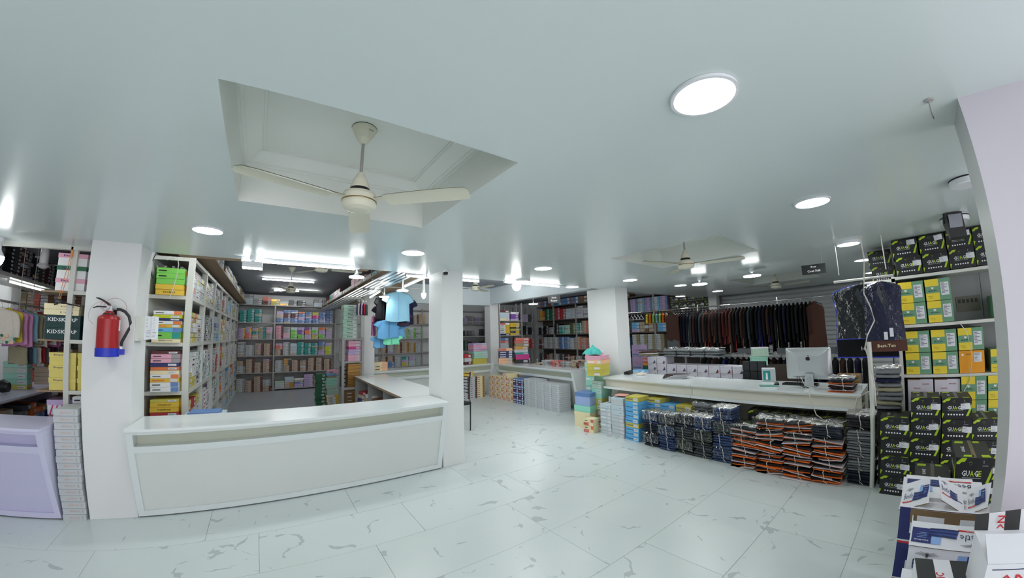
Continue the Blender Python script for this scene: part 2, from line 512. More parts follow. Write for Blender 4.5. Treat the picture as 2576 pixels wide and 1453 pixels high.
#CONTENT
# ================================================================== BOX FACTORY
BM = {}
WORDC = dict(Cityboy=(25, 26, 30), ablon=(206, 178, 168), Natural=(44, 70, 130))
def box_mesh(col, w, d, h, style='label', lab='lightgrey', var=''):
    """box with its front at y=0 facing -y, centred in x; flat print lies a hair proud of the card"""
    k = (col, round(w, 3), round(d, 3), round(h, 3), style, lab, var)
    if k in BM:
        return BM[k]
    g = MB(); c = card(col); e = 0.0012
    def q(x0, z0, x1, z1, m):           # decal on the front, fractions of the face
        X0, X1 = -w / 2 + w * x0, -w / 2 + w * x1
        g.face([(X0, -e, h * z0), (X1, -e, h * z0), (X1, -e, h * z1), (X0, -e, h * z1)], m)
    def word(s, x, z, hh, m=INK, wd=None):
        text(g, s, (-w / 2 + w * x, -e * 1.5, h * z), (1, 0, 0), (0, 0, 1), h * hh, m, wd and w * wd)
    if style in ('lid', 'lidlabel', 'lid_word'):
        # shoe box: lid with a skirt over a slightly smaller body
        sk = h * 0.32; i = 0.004
        g.box((-w / 2 + i, i, 0), (w / 2 - i, d - i, h - 0.002), c)
        g.box((-w / 2, 0, h - sk), (w / 2, d, h), card(lab) if style != 'lidlabel' else c)
        if style == 'lidlabel':
            q(0.52, 0.12, 0.9, 0.5, PAPER)
    else:
        b = 0.003
        g.box((-w / 2, 0, 0), (w / 2, d, h - 0.003), c)
        g.box((-w / 2 + b, b, h - 0.003), (w / 2 - b, d - b, h), c)
    if style == 'label':
        q(0.62, 0.2, 0.92, 0.78, PAPER)
        q(0.65, 0.42, 0.85, 0.52, INK)
    elif style == 'half':
        q(0.0, 0.04, 0.56, 0.96, card(lab))
        q(0.08, 0.35, 0.4, 0.6, PAPER)
    elif style == 'strip':
        q(0.06, 0.3, 0.5, 0.66, card(lab))
        q(0.7, 0.12, 0.94, 0.86, PAPER)
    elif style == 'band':
        q(0.0, 0.3, 1.0, 0.62, card(lab))
    elif style == 'edge':
        q(0.72, 0.04, 1.0, 0.96, card(lab))
        q(0.08, 0.35, 0.36, 0.55, INK)
    if var:
        s_ = var
        word(s_, .30 if style in ('edge', 'label') else .5, .34, .36, mat('ink_' + s_, WORDC.get(s_, (40, 40, 46)), .6), min(.5, .09 * len(s_)))
        if s_ == 'ablon':
            word('3', .86, .2, .55, mat('faded_grey_ink', (170, 170, 172), .6))
    BM[k] = g.mesh('box_' + col)
    return BM[k]
def stack(where, loc, rows, w, d, rz=0.0, name='garment_box', group=None, jit=0.004, noun='box', cat='box'):
    """rows: bottom to top, (colour, height, style, second colour)"""
    z = loc[2]; n = len(rows)
    for i, r in enumerate(rows):
        col, h = r[0], r[1]
        st = r[2] if len(r) > 2 else 'label'
        lb = r[3] if len(r) > 3 else 'lightgrey'
        me = box_mesh(col, w, d, h - 0.002, st, lb, r[4] if len(r) > 4 else '')
        a = random.uniform(-1, 1) * jit
        ox, oy = random.uniform(-jit, jit), random.uniform(-jit, jit)
        o = link(name, me, None, (loc[0] + ox, loc[1] + oy, z), rz + a * 1.5)
        c = cn(col) + (' and ' + cn(lb) if st in ('half', 'lid', 'edge') and lb != col else '')
        pos = 'bottom %s %s' % (c, noun) if i == 0 else ('topmost %s %s' % (c, noun) if i == n - 1 and n > 1 else '%s %s, %s up' % (c, noun, ORD[i]))
        if n == 1:
            pos = '%s %s' % (c, noun)
        tag(o, pos + ' ' + where, cat, group or 'boxes ' + where)
        z += h
    return z
# loose fill of a shelf bay: columns of boxes; separate things where they show, one mass where they are too many
def fill(where, loc, rz, L_, H_, cols, bw, bh, dep=0.3, indiv=False, mass=None, fillr=(0.75, 1.0), group=None, jit=0.006):
    n = max(1, int(L_ / bw)); w = L_ / n
    M = Matrix.Translation(loc) @ Matrix.Rotation(rz, 4, 'Z')
    for i in range(n):
        cdef = cols[i % len(cols)]
        if cdef is None:
            continue
        x = (i + 0.5) * w
        k = max(1, int(H_ * random.uniform(*fillr) / bh))
        runs = cdef if isinstance(cdef, list) else [cdef]
        for j in range(k):
            col, st, lb = runs[min(len(runs) - 1, int(j * len(runs) / k))]
            if random.random() < 0.06:
                col = random.choice(['grey', 'beige', 'lilac', 'iceblue'])
            me = box_mesh(col, round(w - 0.012, 3), dep, round(bh - 0.004, 3), st, lb)
            p = M @ Vector((x + random.uniform(-jit, jit), random.uniform(0, jit * 2), j * bh))
            r = rz + random.uniform(-1, 1) * jit * 2
            if indiv:
                o = link('shelf_box', me, None, p, r)  # contents of these shelf boxes unknown
                tag(o, '%s box, %s up, %s column, %s' % (cn(col), ORD[j] if j else 'lowest', NTH[min(i, 19)], where), 'box', group or 'boxes ' + where)
            else:
                MM = Matrix.Translation(p) @ Matrix.Rotation(r, 4, 'Z')
                b = len(mass.v)
                mass.v += [tuple(MM @ v.co) for v in me.vertices]
                ids = [mass.idx(m) for m in me.materials]
                for pl in me.polygons:
                    mass.f.append(tuple(b + t for t in pl.vertices)); mass.mi.append(ids[pl.material_index]); mass.sm.append(False)
def mass_obj(mb, label, cat='boxes', name='shelved_boxes'):
    return stuff(tag(obj(name, mb), label, cat))

def shelf_unit(label, loc, rz, L_, H_, levels, posts, dep=0.4, m=STEELG, pw=0.045, name='shelving_unit', bm=None, bt=0.03, z0=0.0):
    t = thing(name, label, 'shelf', loc, rz)
    for x in posts:
        g = MB(); g.box((x - pw / 2, 0, z0), (x + pw / 2, pw, H_), m); obj('post', g, t)
        g = MB(); g.box((x - pw / 2, dep - pw, z0), (x + pw / 2, dep, H_), m); obj('post', g, t)
    for z in levels:
        g = MB(); g.box((0, 0.004, z - bt), (L_, dep, z), bm or m); obj('board', g, t)
    return t

# ================================================================== LIGHTS
def downlight(x, y, label, r=0.11, z=ZC, body=0.012):
    t = thing('ceiling_light', label, 'light', (x, y, z))
    g = MB(); g.lathe([(r * 0.98, 0.0), (r * 1.08, -0.001), (r * 1.08, -body), (r * 0.96, -body - .001)], (0, 0, 0), PLASTIC, 36); obj('frame', g, t)
    g = MB(); g.lathe([(0.0005, -body - 0.002), (r * 0.97, -body - .001)], (0, 0, 0), LEDM, 36); obj('diffuser', g, t)
    return t
XL = [-0.513, 1.193, 2.888, 4.71, 6.32, 8.0]
names_n = ['above the extinguisher end of the long counter', 'between the fan tray and the middle pillar', 'seen just right of the middle pillar', 'above the white pillar by the billing counter', 'above the left end of the coat rail', 'over the coat rail, hung lowest']
names_f = ['largest and nearest, glowing at the top right', 'largest and nearest, glowing at the top right', 'second largest, right of and beyond the largest one', 'with the white cable hanging from it', 'behind the cabled one', 'in front of the rolling shutter']
for i, x in enumerate(XL):
    downlight(x, 3.28, 'round ceiling light ' + names_n[i], body=0.03 if i in (3, 5) else .012)
    if i:
        downlight(x, 0.443, 'round ceiling light, ' + names_f[i], body=0.03 if i in (3, 5) else 0.012)
downlight(8.24, 4.3, 'round ceiling light nearest the cartons above the coat rail', body=0.03)
downlight(-2.3, 3.28, 'round ceiling light above the lavender counter', body=0.03)
for x in (-2.3, -0.513):
    downlight(x, 0.443, 'round ceiling light behind the viewpoint on the left' if x < -2 else 'round ceiling light just behind the viewpoint')
for x in (-2.3, 0.3, 2.888, 6.3):
    downlight(x, -1.9, 'round ceiling light by the shop entrance, %s' % {-2.3: 'leftmost', .3: 'second', 2.888: 'third', 6.3: 'rightmost'}[x])
for nm, x, y, r, lb in (('a', 4.387, -0.5, 0.12, 'unlit round surface light above the black floodlight'), ('b', 3.17, -0.47, 0.1, 'unlit round surface light half hidden by the right column')):
    t = thing('surface_light', lb, 'light', (x, y, ZC))
    g = MB(); g.lathe([(r, 0), (r, -0.045), (r * .9, -.05), (.001, -.05)], (0, 0, 0), PLASTIC, 32); obj('housing', g, t)
    g = MB(); g.lathe([(r * 1.02, -0.004), (r * 1.02, -.012), (r, -.013)], (0, 0, 0), BLACKP, 32); obj('gasket', g, t)

def ufo_lamp(x, y, z, label, top=ZC, r=0.085, box=False):
    t = thing('hanging_lamp', label, 'lamp', (x, y, z))
    g = MB(); g.lathe([(0.001, top - z), (0.035, top - z), (0.035, top - z - .04), (0.02, top - z - .055)], (0, 0, 0), PLASTIC, 16); obj('ceiling_holder', g, t)
    g = MB(); g.lathe([(0.012, top - z - .05), (0.012, 0.05), (0.02, 0.03)], (0, 0, 0), PLASTIC, 12); obj('stem', g, t)
    g = MB(); d = MB()
    if box:
        g.box((-r * 1.1, -r * .8, 0.0), (r * 1.1, r * .8, 0.03), PLASTIC); d.box((-r * 1.1, -r * .8, -.03), (r * 1.1, r * .8, -.001), PLASTIC, faces={'bottom': LEDM})
    else:
        g.lathe([(0.02, 0.04), (0.03, 0.02), (r, 0.004), (r, 0)], (0, 0, 0), PLASTIC, 28)
        d.lathe([(r * .98, 0.0), (r * .94, -.012), (.001, -.014)], (0, 0, 0), LEDM, 28)
    obj('housing', g, t); obj('diffuser', d, t)
ufo_lamp(-0.215, 4.2, 2.34, 'rectangular white lamp hanging under the left end of the long tube light', box=True)
ufo_lamp(0.85, 4.2, 2.30, 'disc lamp hanging under the right end of the long tube light')
ufo_lamp(1.72, 5.16, 2.30, 'disc lamp nearest the blue shirts, right one', top=ZU)
ufo_lamp(1.72, 6.14, 2.30, 'disc lamp behind the blue shirts, left one', top=ZU)
ufo_lamp(5.70, 2.62, 2.33, 'disc lamp hanging over the silver bags', r=0.12)
ufo_lamp(5.55, 1.75, 2.33, 'disc lamp hanging over the black chair', r=0.12)
ufo_lamp(6.85, 8.3, 2.52, 'unlit conical lamp in front of the blue cartons', top=ZU, r=0.14)
def bulb(x, y, z, label, r=0.04, on=True, top=ZC):
    t = thing('light_bulb', label, 'bulb', (x, y, z))
    g = MB(); g.lathe([(0.001, top - z), (0.045, top - z), (0.04, top - z - .04), (.02, top - z - .05), (0.02, 0.09), (0.022, 0.06), (r * .8, 0.02), (r, 0.0)], (0, 0, 0), PLASTIC, 20); obj('holder', g, t)
    g = MB(); g.lathe([(r, 0.0), (r * 1.02, -.02), (r * .8, -.06), (r * .4, -.085), (.001, -.09)], (0, 0, 0), LEDM if on else PLASTIC, 20); obj('globe', g, t)
bulb(-2.59, 4.28, 2.27, 'lit white bulb hanging at the far left edge', r=0.06)
bulb(2.245, 5.63, 2.33, 'small lit bulb seen just left of the middle pillar', top=ZU)
bulb(3.27, 4.36, 2.375, 'lit globe bulb under the far tube light', r=.07)
t = thing('light_bulb', 'unlit bulb in a clear plastic cover behind the pink boxes', 'bulb', (-2.52, 5.1, 2.33))
g = MB(); g.lathe([(0.001, ZU - 2.33), (.03, ZU - 2.33), (.03, .3), (0.05, 0.13), (.05, .02), (.075, -.01), (.02, -.04)], (0, 0, 0), mat('frosted_cover', (196, 194, 196), 0.3), 20); obj('cover', g, t)
downlight(3.27, 4.2, 'round panel light at the left end of the far tube light', body=.03)
downlight(4.45, 4.3, 'round panel light at the right end of the far tube light', body=.03)

def tube_light(p, q, label, z, top=None):
    (x0, y0), (x1, y1) = p, q
    L_ = math.hypot(x1 - x0, y1 - y0); a = math.atan2(y1 - y0, x1 - x0)
    t = thing('tube_light', label, 'light', (x0, y0, z), a)
    g = MB(); g.box((0, -.014, .012), (L_, .014, .034), PLASTIC); obj('batten', g, t)
    g = MB(); g.tube([(0.01, 0, 0), (L_ - .01, 0, 0)], .013, TUBEM if z < 2.6 else TUBEH, 10); obj('tube', g, t)
    if top:
        for x in (.1, L_ - .1):
            g = MB(); g.tube([(x, 0, .034), (x, 0, top - z)], .002, STEELG, 5); obj('wire', g, t)
    for x in (0, L_ - .015):
        g = MB(); g.box((x, -.015, -.014), (x + .015, .015, .014), PLASTIC); obj('end_cap', g, t)
tube_light((-.33, 4.27), (.84, 4.27), 'long tube light on the ceiling edge above the counter', ZC - .036)
tube_light((-.26, 9.2), (.88, 9.25), 'tube light deep in the storeroom above the fan', ZU - .04)
tube_light((1.835, 4.5), (1.89, 5.56), 'slanting tube light ending at the middle pillar', 2.42, ZU)
tube_light((1.706, 6.35), (1.80, 7.48), 'short slanting tube light beside the slatted rack', 2.42, ZU)
tube_light((1.55, 4.55), (2.70, 4.55), 'tube light emerging right of the middle pillar', 2.42, ZU)
tube_light((3.03, 4.36), (4.2, 4.36), 'far tube light above the small black sign', 2.41)
tube_light((3.6, 11.0), (4.8, 11.0), 'tube light deep behind the far counter', ZU - .036)
tube_light((-.9, 4.75), (.3, 4.75), 'added unseen tube light behind the ceiling edge over the storeroom, left', ZU - .036)  # added lamp, hidden by the ceiling edge, brightens the storeroom
tube_light((2.5, 4.72), (3.7, 4.72), 'added unseen tube light behind the ceiling edge over the far counters', ZU - .036)  # this and the next: added hidden lamps brightening the far sales area
tube_light((4.0, 6.9), (5.2, 6.9), 'added unseen tube light on the high ceiling beside the far fan', ZU - .036)
tube_light((6.6, 6.4), (7.8, 6.4), 'added unseen tube light on the high ceiling of the far right room', ZU - .036)  # this and the next: added hidden lamps to lighten the far right room
tube_light((6.6, 9.4), (7.8, 9.4), 'added unseen deeper tube light on the high ceiling of the far right room', ZU - .036)
tube_light((.0, 11.3), (1.2, 11.3), 'tube light near the storeroom back wall', ZU - .036)
tube_light((-5.0, 6.6), (-3.8, 6.6), 'tube light on the high ceiling of the left room', ZU - .036)
tube_light((-3.55, 6.2), (-3.55, 7.3), 'tube light under the loft on the far left', 2.246)

# ================================================================== CEILING FANS
def ceiling_fan(x, y, ztop, zb, label, ang, rod_m=STEELG, k=1.0, word=None):
    t = thing('ceiling_fan', label, 'fan', (x, y, zb))
    H_ = ztop - zb
    g = MB(); g.lathe([(.066, H_), (.067, H_ - .004), (.066, H_ - .012), (.056, H_ - .035), (.038, H_ - .07), (.016, H_ - .098), (.001, H_ - .098)], (0, 0, 0), IVORY, 28); c = obj('canopy', g, t)
    if word:
        g = MB(); text(g, word, (0.026, -.0585, H_ - .038), (1, 0.4, 0), (0.0, 0.22, 1), .009, INK); obj('lettering', g, c)
    g = MB(); g.lathe([(.068, H_), (.068, H_ - .003)], (0, 0, 0), BLACKP, 28); obj('gasket', g, t)
    g = MB(); g.tube([(0, 0, H_ - .09), (0, 0, .19)], .0085, rod_m, 10); obj('rod', g, t)
    g = MB(); g.lathe([(.012, .215), (.022, .20), (.040, .165), (.052, .125), (.052, .12), (.001, .12)], (0, 0, 0), IVORY, 28); obj('top_cover', g, t)
    g = MB(); g.lathe([(.05, .12), (.055, .105), (.05, .095)], (0, 0, 0), BLACKP, 28); obj('vent_ring', g, t)
    g = MB(); g.lathe([(.05, .1), (.082, .092), (.09, .075), (.09, .03), (.078, .008), (.045, -.002), (.001, -.004)], (0, 0, 0), IVORY, 36); obj('motor', g, t)
    g = MB(); g.lathe([(.0905, .05), (.0915, .046), (.0905, .042)], (0, 0, 0), mat('brass_trim', (150, 130, 90), .4, .5), 36); obj('trim_band', g, t)
    for b in range(3):
        a = ang + b * 2 * PI / 3
        g = MB()
        ca, sa = math.cos(a), math.sin(a)
        def P(r, s_, z):
            return (r * ca - s_ * sa, r * sa + s_ * ca, z)
        rows = []
        for r, w_ in ((.15, .045), (.18, .058), (.35, .064), (.52, .066), (.585, .06), (.6, .04)):
            rows.append([P(r, -w_, .052), P(r, 0, .056), P(r, w_, .040)])
        g.grid(rows, IVORY, True)
        g.grid([[(p[0], p[1], p[2] - .003) for p in r] for r in rows][::-1], IVORY, True)
        bl = obj('blade', g, t)
        g = MB(); g.grid([[P(.08, -.014, .06), P(.08, .014, .06)], [P(.2, -.03, .057), P(.2, .03, .053)]], IVORY, False); g.grid([[P(.08, .014, .056), P(.08, -.014, .056)], [P(.2, .03, .049), P(.2, -.03, .053)]], IVORY, False); obj('blade_iron', g, bl)
    return t
ceiling_fan(.372, 1.87, ZT, 2.275, 'nearest cream ceiling fan hanging in the large ceiling recess', 1.35, word='KAVE')
ceiling_fan(3.77, 1.87, ZT, 2.275, 'second cream ceiling fan in the recess above the aisle', 2.9)
ceiling_fan(7.18, 1.87, ZT, 2.255, 'far cream ceiling fan in the last recess near the shutter', 0.2)
ceiling_fan(3.62, 6.25, ZU, 2.52, 'cream ceiling fan over the far counters', 0.6)
ceiling_fan(0.3, 7.6, ZU, 2.45, 'white ceiling fan in the storeroom beneath the tube light', 0.1, rod_m=PLASTIC)
ceiling_fan(0.62, 5.6, ZU, 2.56, 'white ceiling fan in the storeroom nearest the counter', 0.05, rod_m=PLASTIC)

# ================================================================== SHELVING
# storeroom, left: white racks in depth, seven bays
t = thing('shelving_unit', 'long white rack running back along the left side of the storeroom', 'shelf')
ZS = [0.08, 0.46, 0.98, 1.54, 2.09, 2.55]
YP = [5.2, 6.2, 7.18, 8.14, 9.15, 10.2, 11.35]
for y in YP:
    g = MB(); g.box((-.98, y, 0), (-.91, y + .05, 2.56), FRAMEW); obj('post', g, t)
for z in ZS:
    g = MB(); g.box((-.965, 5.204, z - .045), (-.914, 12.3, z - .001), FRAMEW); obj('rail', g, t)
    g = MB(); g.box((-1.38, 5.23, z - .02), (-.965, 12.3, z), FRAMEW if z < 2.5 else STEELG); obj('board', g, t)
    g = MB(); g.box((-1.38, 5.203, z - .044), (-.981, 5.229, z - .0005), FRAMEW); obj('end_rail', g, t)
for k in range(5):
    g = MB(); g.box((-1.36 + k * .09, 5.3, 2.42), (-1.33 + k * .09, 12.3, 2.45), STEELG); obj('roof_slat', g, t)
ms = MB()
white_mix = [('white', 'strip', 'grey'), ('lightgrey', 'label', 'grey'), ('cream', 'label', 'grey'), ('white', 'half', 'yellow'), ('lightgrey', 'edge', 'olive')]
mixes = {0: [('white', 'strip', 'maroon'), ('lightgrey', 'strip', 'grey'), ('mustard', 'label', 'grey'), ('white', 'label', 'grey')],
         1: [('lightgrey', 'edge', 'black'), ('white', 'edge', 'olive'), ('lightgrey', 'strip', 'black')],
         2: [('sky', 'label', 'grey'), ('blue', 'label', 'grey'), ('iceblue', 'label', 'grey')],
         3: [('yellow', 'label', 'grey'), ('orange', 'label', 'grey'), ('red', 'label', 'grey'), ('white', 'strip', 'navy')],
         4: [('cream', 'half', 'orange'), ('mustard', 'label', 'grey'), ('white', 'label', 'grey')],
         5: [('white', 'strip', 'red'), ('lightgrey', 'strip', 'navy'), ('white', 'edge', 'teal')]}
bayc = {(4, 0): [3, 0, 0], (4, 1): [4, 0, 0], (4, 2): [1, 1], (3, 0): [0, 4, 0], (3, 1): [1, 1], (3, 2): [2, 2], (3, 3): [4, 4], (2, 0): [0, 0, 5], (2, 1): [5, 0], (2, 2): [3, 5], (2, 3): [4, 3], (1, 0): [3, 3, 0], (1, 1): [0, 5], (1, 2): [5, 1], (0, 0): [5, 3], (0, 1): [3, 0]}
for lv in range(5):
    for bay in range(7):
        y0 = YP[bay] + .06; y1 = (YP[bay + 1] if bay < 6 else 12.3) - .01
        H_ = (ZS[lv + 1] if lv < 5 else 2.5) - ZS[lv] - .06
        mm = bayc.get((lv, bay), [random.choice([0, 1, 5, 4]), random.choice([0, 2, 3, 5])])
        cols = [[random.choice(mixes[m_]) for _ in range(3)] for m_ in mm]
        fill('', (-.93, y0, ZS[lv]), PI / 2, y1 - y0, H_, cols, 0.235, 0.062 if lv else 0.075, dep=.34, mass=ms, fillr=(.8, 1.0), jit=.008)
mass_obj(ms, 'hundreds of small garment boxes filling the long white rack on the left of the storeroom')
# the rack's end bays facing the counter, each box a thing
XC = -1.155; W1 = .30
stack('on the rack end top shelf', (XC, 5.16, 2.09), [('yellow', .062, 'plain', 'grey', 'NOBBY'), ('yellow', .062, 'plain', 'grey', ''), ('green', .064, 'band', 'green'), ('green', .064, 'edge', 'green'), ('green', .064, 'edge', 'green')], W1, .33, name='shelf_box')
stack('on the rack end second shelf', (XC, 5.16, 1.54), [('cream', .045, 'plain', 'grey', 'SHADOW'), ('green', .075, 'edge', 'teal'), ('sky', .05, 'edge', 'blue'), ('yellow', .04, 'strip', 'orange'), ('white', .04, 'edge', 'orange'), ('navy', .03), ('lime', .04), ('white', .045, 'edge', 'orange')], W1, .33, name='shelf_box')
stack('on the rack end third shelf', (XC, 5.16, .98), [('white', .055, 'edge', 'blue'), ('white', .055, 'edge', 'blue'), ('yellow', .045, 'strip', 'orange'), ('white', .045, 'edge', 'orange'), ('cream', .045), ('orange', .04), ('navy', .045), ('pink', .05, 'edge', 'grey'), ('pink', .05, 'edge', 'grey'), ('maroon', .035)], W1, .33, name='shelf_box')
stack('on the rack end lowest shelf', (XC, 5.16, .46), [('lightgrey', .07), ('yellow', .065, 'plain', 'grey', 'Cityboy'), ('yellow', .05, 'plain', 'grey', 'Cityboy'), ('navy', .045, 'plain', 'grey', 'BOYZ'), ('red', .06), ('yellow', .055, 'plain', 'grey', 'Cityboy'), ('yellow', .055, 'plain', 'grey', 'Cityboy'), ('mustard', .035)], W1, .33, name='shelf_box')
# storeroom, back wall rack
shelf_unit('grey steel rack along the back wall of the storeroom', (-.97, 12.4, 0), 0, 3.3, 2.6, [.07, .56, 1.06, 1.56, 2.047, 2.585], [0.02, 1.05, 2.85, 3.28])
LV = [.07, .56, 1.06, 1.56, 2.047, 2.585]
g1, g2, g3 = ('beige', 'edge', 'maroon'), ('lightgrey', 'edge', 'grey'), ('lilac', 'edge', 'yellow')
def bx(c, s_='label', l='grey'):
    return (c, s_, l)
where = 'top left shelf, storeroom back wall'
fill(where, (-.9, 12.4, LV[4]), 0, .62, .45, [bx('teal')], .2, .05, indiv=True, fillr=(.8, .95))
where = 'top right shelf, storeroom back wall'
blu = [bx('blue', 'strip', 'lilac'), bx('blue')]
fill(where, (.12, 12.4, LV[4]), 0, 1.66, .44, [[bx('blue'), bx('beige'), bx('lilac')], [bx('blue'), bx('maroon'), bx('blue')], [bx('blue'), bx('maroon'), bx('blue')], [bx('blue'), bx('lilac'), bx('blue'), bx('orange')], [bx('blue'), bx('lilac'), bx('blue')], [bx('blue'), bx('hotpink'), bx('mustard')], blu, blu], .205, .05, indiv=True, fillr=(.8, .95))
where = 'second left shelf, storeroom back wall'
fill(where, (-.92, 12.4, LV[3]), 0, .95, .42, [bx('lilac', 'edge', 'yellow'), [bx('coral'), bx('lilac', 'edge', 'yellow')], [bx('beige'), bx('teal'), bx('lilac', 'edge', 'yellow')], [bx('teal', 'half', 'beige')], [bx('grey', 'label'), bx('pink')]], .19, .045, indiv=True, fillr=(.8, .95))
where = 'second right shelf, storeroom back wall'
fill(where, (.12, 12.4, LV[3]), 0, 1.66, .42, [bx('pink', 'edge', 'maroon'), [bx('pink'), bx('grey')], [bx('green'), bx('green'), bx('iceblue')], [bx('green'), bx('purple'), bx('lilac')], [bx('lilac'), bx('orange'), bx('purple')], [bx('mustard'), bx('green'), bx('iceblue')], [bx('green'), bx('lilac'), bx('orange')], [bx('lilac'), bx('lilac'), bx('beige')]], .205, .045, indiv=True, fillr=(.85, .98))
ms = MB()
fill('', (-.92, 12.4, LV[2]), 0, .95, .42, [g2, g2, g1, g1], .2, .045, mass=ms)
fill('', (.12, 12.4, LV[2]), 0, 1.66, .45, [[g1, bx('coral')], g2, [bx('lightgrey'), bx('iceblue')], bx('teal', 'label'), bx('teal', 'label'), bx('teal', 'label'), [bx('lilac'), bx('khaki'), bx('blue')], [bx('lime'), bx('lime'), bx('lilac')]], .205, .045, mass=ms, fillr=(.85, 1))
fill('', (-.92, 12.4, LV[1]), 0, .95, .44, [[g2, g1], g1, g1, g1], .22, .05, mass=ms)
fill('', (.12, 12.4, LV[1]), 0, 1.66, .44, [g2, [g1, bx('darkgrey', 'half', 'gold')], g1, g1, g1, g1, g1], .22, .05, mass=ms)
fill('', (-.92, 12.3, LV[0] - .06), 0, .95, .46, [g2, g1, g1, [g1, g2]], .23, .055, mass=ms)
fill('', (.12, 12.4, LV[0]), 0, 1.66, .44, [[bx('silver'), bx('sage')], [bx('gold', 'half', 'beige'), bx('iceblue')], [bx('lilac'), bx('blue'), bx('white')], [bx('lilac')], [bx('khaki')], [bx('blue')]], .24, .055, mass=ms, fillr=(.6, .95))
fill('', (-.8, 12.4, LV[5]), 0, 2.5, .34, [[bx('iceblue'), bx('grey')], bx('grey'), [bx('maroon'), bx('coral')], [bx('mustard'), bx('gold', 'label')], [bx('gold'), bx('silver')], bx('darkgrey'), bx('darkgrey'), None], .24, .06, mass=ms, fillr=(.5, .95))
mass_obj(ms, 'rows of small boxes on the lower shelves and loft of the storeroom back wall')
# storeroom lofts
t = thing('loft_shelf', 'dark board loft running back above the left rack', 'shelf')
g = MB(); g.box((-1.38, 5.25, 2.6), (-.73, 12.4, 2.62), PLY); obj('board', g, t)
t = thing('loft_shelf', 'dark board loft running back above the slatted rack', 'shelf')
g = MB(); g.box((1.44, 4.8, 2.58), (2.3, 12.4, 2.60), PLY); obj('board', g, t)
t = thing('slatted_rack', 'white framed rack of aluminium slats under the right loft', 'rack')
for k in range(5):
    g = MB(); x = 1.36 + k * .08
    g.prism([(x, 2.45), (x + .045, 2.45), (x + .045, 2.47), (x + .035, 2.458), (x + .01, 2.458), (x, 2.47)], 'y', 4.5, 12.2, ALU); obj('slat', g, t)
g = MB(); g.box((1.345, 7.8, 2.41), (1.72, 7.85, 2.45), FRAMEW); obj('cross_bar', g, t)
g = MB(); g.box((1.70, 7.8, 0), (1.76, 7.86, 2.45), FRAMEW); obj('post', g, t)
for y in (5.5, 6.6, 9.0, 10.5):
    g = MB(); g.box((1.35, y, 2.47), (1.8, y + .03, 2.5), STEELG); obj('cross_bar', g, t)
ms = MB()
fill('', (-.76, 5.3, 2.62), PI / 2, 1.4, .3, [bx('darkgrey'), bx('brown')], .45, .28, dep=.5, mass=ms)
fill('', (-.76, 7.0, 2.62), PI / 2, 5.2, .3, [bx('brown'), bx('grey'), [bx('yellow'), bx('white')], bx('iceblue'), bx('mustard')], .33, .075, dep=.4, mass=ms, fillr=(.6, 1))
mass_obj(ms, 'mixed cartons and boxes crowding the left loft of the storeroom')
ms = MB()
fill('', (1.5, 12.3, 2.60), -PI / 2, 7.2, .3, [bx('maroon'), bx('grey'), bx('brown'), bx('teal'), bx('khaki'), bx('pink'), bx('coral')], .36, .12, dep=.4, mass=ms, fillr=(.5, 1))
mass_obj(ms, 'mixed boxes stored on the right loft above the slats')
# storeroom, right rack by the slim pillar
shelf_unit('grey rack holding pink and gold boxes left of the slim pillar', (1.26, 7.42, 0), 0, .42, 1.6, [.12, .62, 1.13, 1.58], [.02, .40], dep=.36)
wh = 'left of the slim pillar'
stack('above the pink ones ' + wh, (1.41, 7.44, 1.58), [('sage', .075, 'strip', 'mint', 'Plus')] * 9, .27, .3, name='garment_box', jit=.012)
stack(wh, (1.5, 7.44, 1.13), [('pink', .062, 'label'), ('pink', .062), ('lilac', .062), ('lilac', .05), ('hotpink', .05), ('pink', .062), ('pink', .05)], .23, .3, name='shoe_box')
stack('in the gold pile ' + wh, (1.5, 7.44, .62), [('gold', .065, 'band', 'brown')] * 7, .24, .3, name='foil_box')
stack('in the lowest gold pile ' + wh, (1.48, 7.44, .12), [('forest', .07), ('gold', .07, 'half', 'brown'), ('gold', .07, 'half', 'brown'), ('gold', .07, 'half', 'brown'), ('gold', .07, 'half', 'brown'), ('gold', .07, 'half', 'brown')], .25, .3, name='foil_box')
stack('behind the gold pile ' + wh, (1.32, 7.62, .62), [('darkgrey', .08, 'label')] * 5, .1, .12, name='foil_box', noun='small box')
ms = MB()
stack('in the pale green pile on the storeroom floor', (1.36, 8.95, 0.004), [('yellow', .055, 'half', 'white')] * 5 + [('sage', .07, 'label')] * 3 + [('mint', .06)] * 3 + [('khaki', .05), ('sky', .05), ('pink', .07, 'edge', 'maroon')], .34, .3, name='garment_box', jit=.02)
stack('in the dark green pile beside the pale one', (1.08, 9.1, 0.004), [('forest', .075, 'label')] * 10, .2, .3, name='garment_box', jit=.02)
# ================================================================== FAR AREA
ms = MB()
shelf_unit('far steel rack of small boxes seen between slim and middle pillars', (2.6, 12.9, 0), 0, 6.2, 2.65, [.05, .5, 1.0, 1.52, 2.07, 2.6], [.02, 1.0, 2.5, 4.0, 5.3, 6.15])
LD = [.5, 1.0, 1.52, 2.07]
fill('', (3.2, 12.9, 2.07), 0, 2.0, .46, [bx('beige', 'edge', 'maroon'), bx('beige', 'edge', 'gold')], .25, .055, mass=ms, fillr=(.75, .95))
fill('', (2.9, 12.9, 1.52), 0, 2.2, .45, [bx('lightgrey', 'edge', 'green'), bx('lightgrey', 'edge', 'green'), bx('lightgrey', 'edge', 'green'), bx('lightgrey'), bx('lilac', 'label')], .26, .05, mass=ms, fillr=(.8, .95))
fill('', (2.7, 12.9, 1.0), 0, 2.4, .46, [bx('beige', 'edge', 'gold'), bx('beige', 'edge', 'gold'), g2, g1, g2, g1], .25, .05, mass=ms)
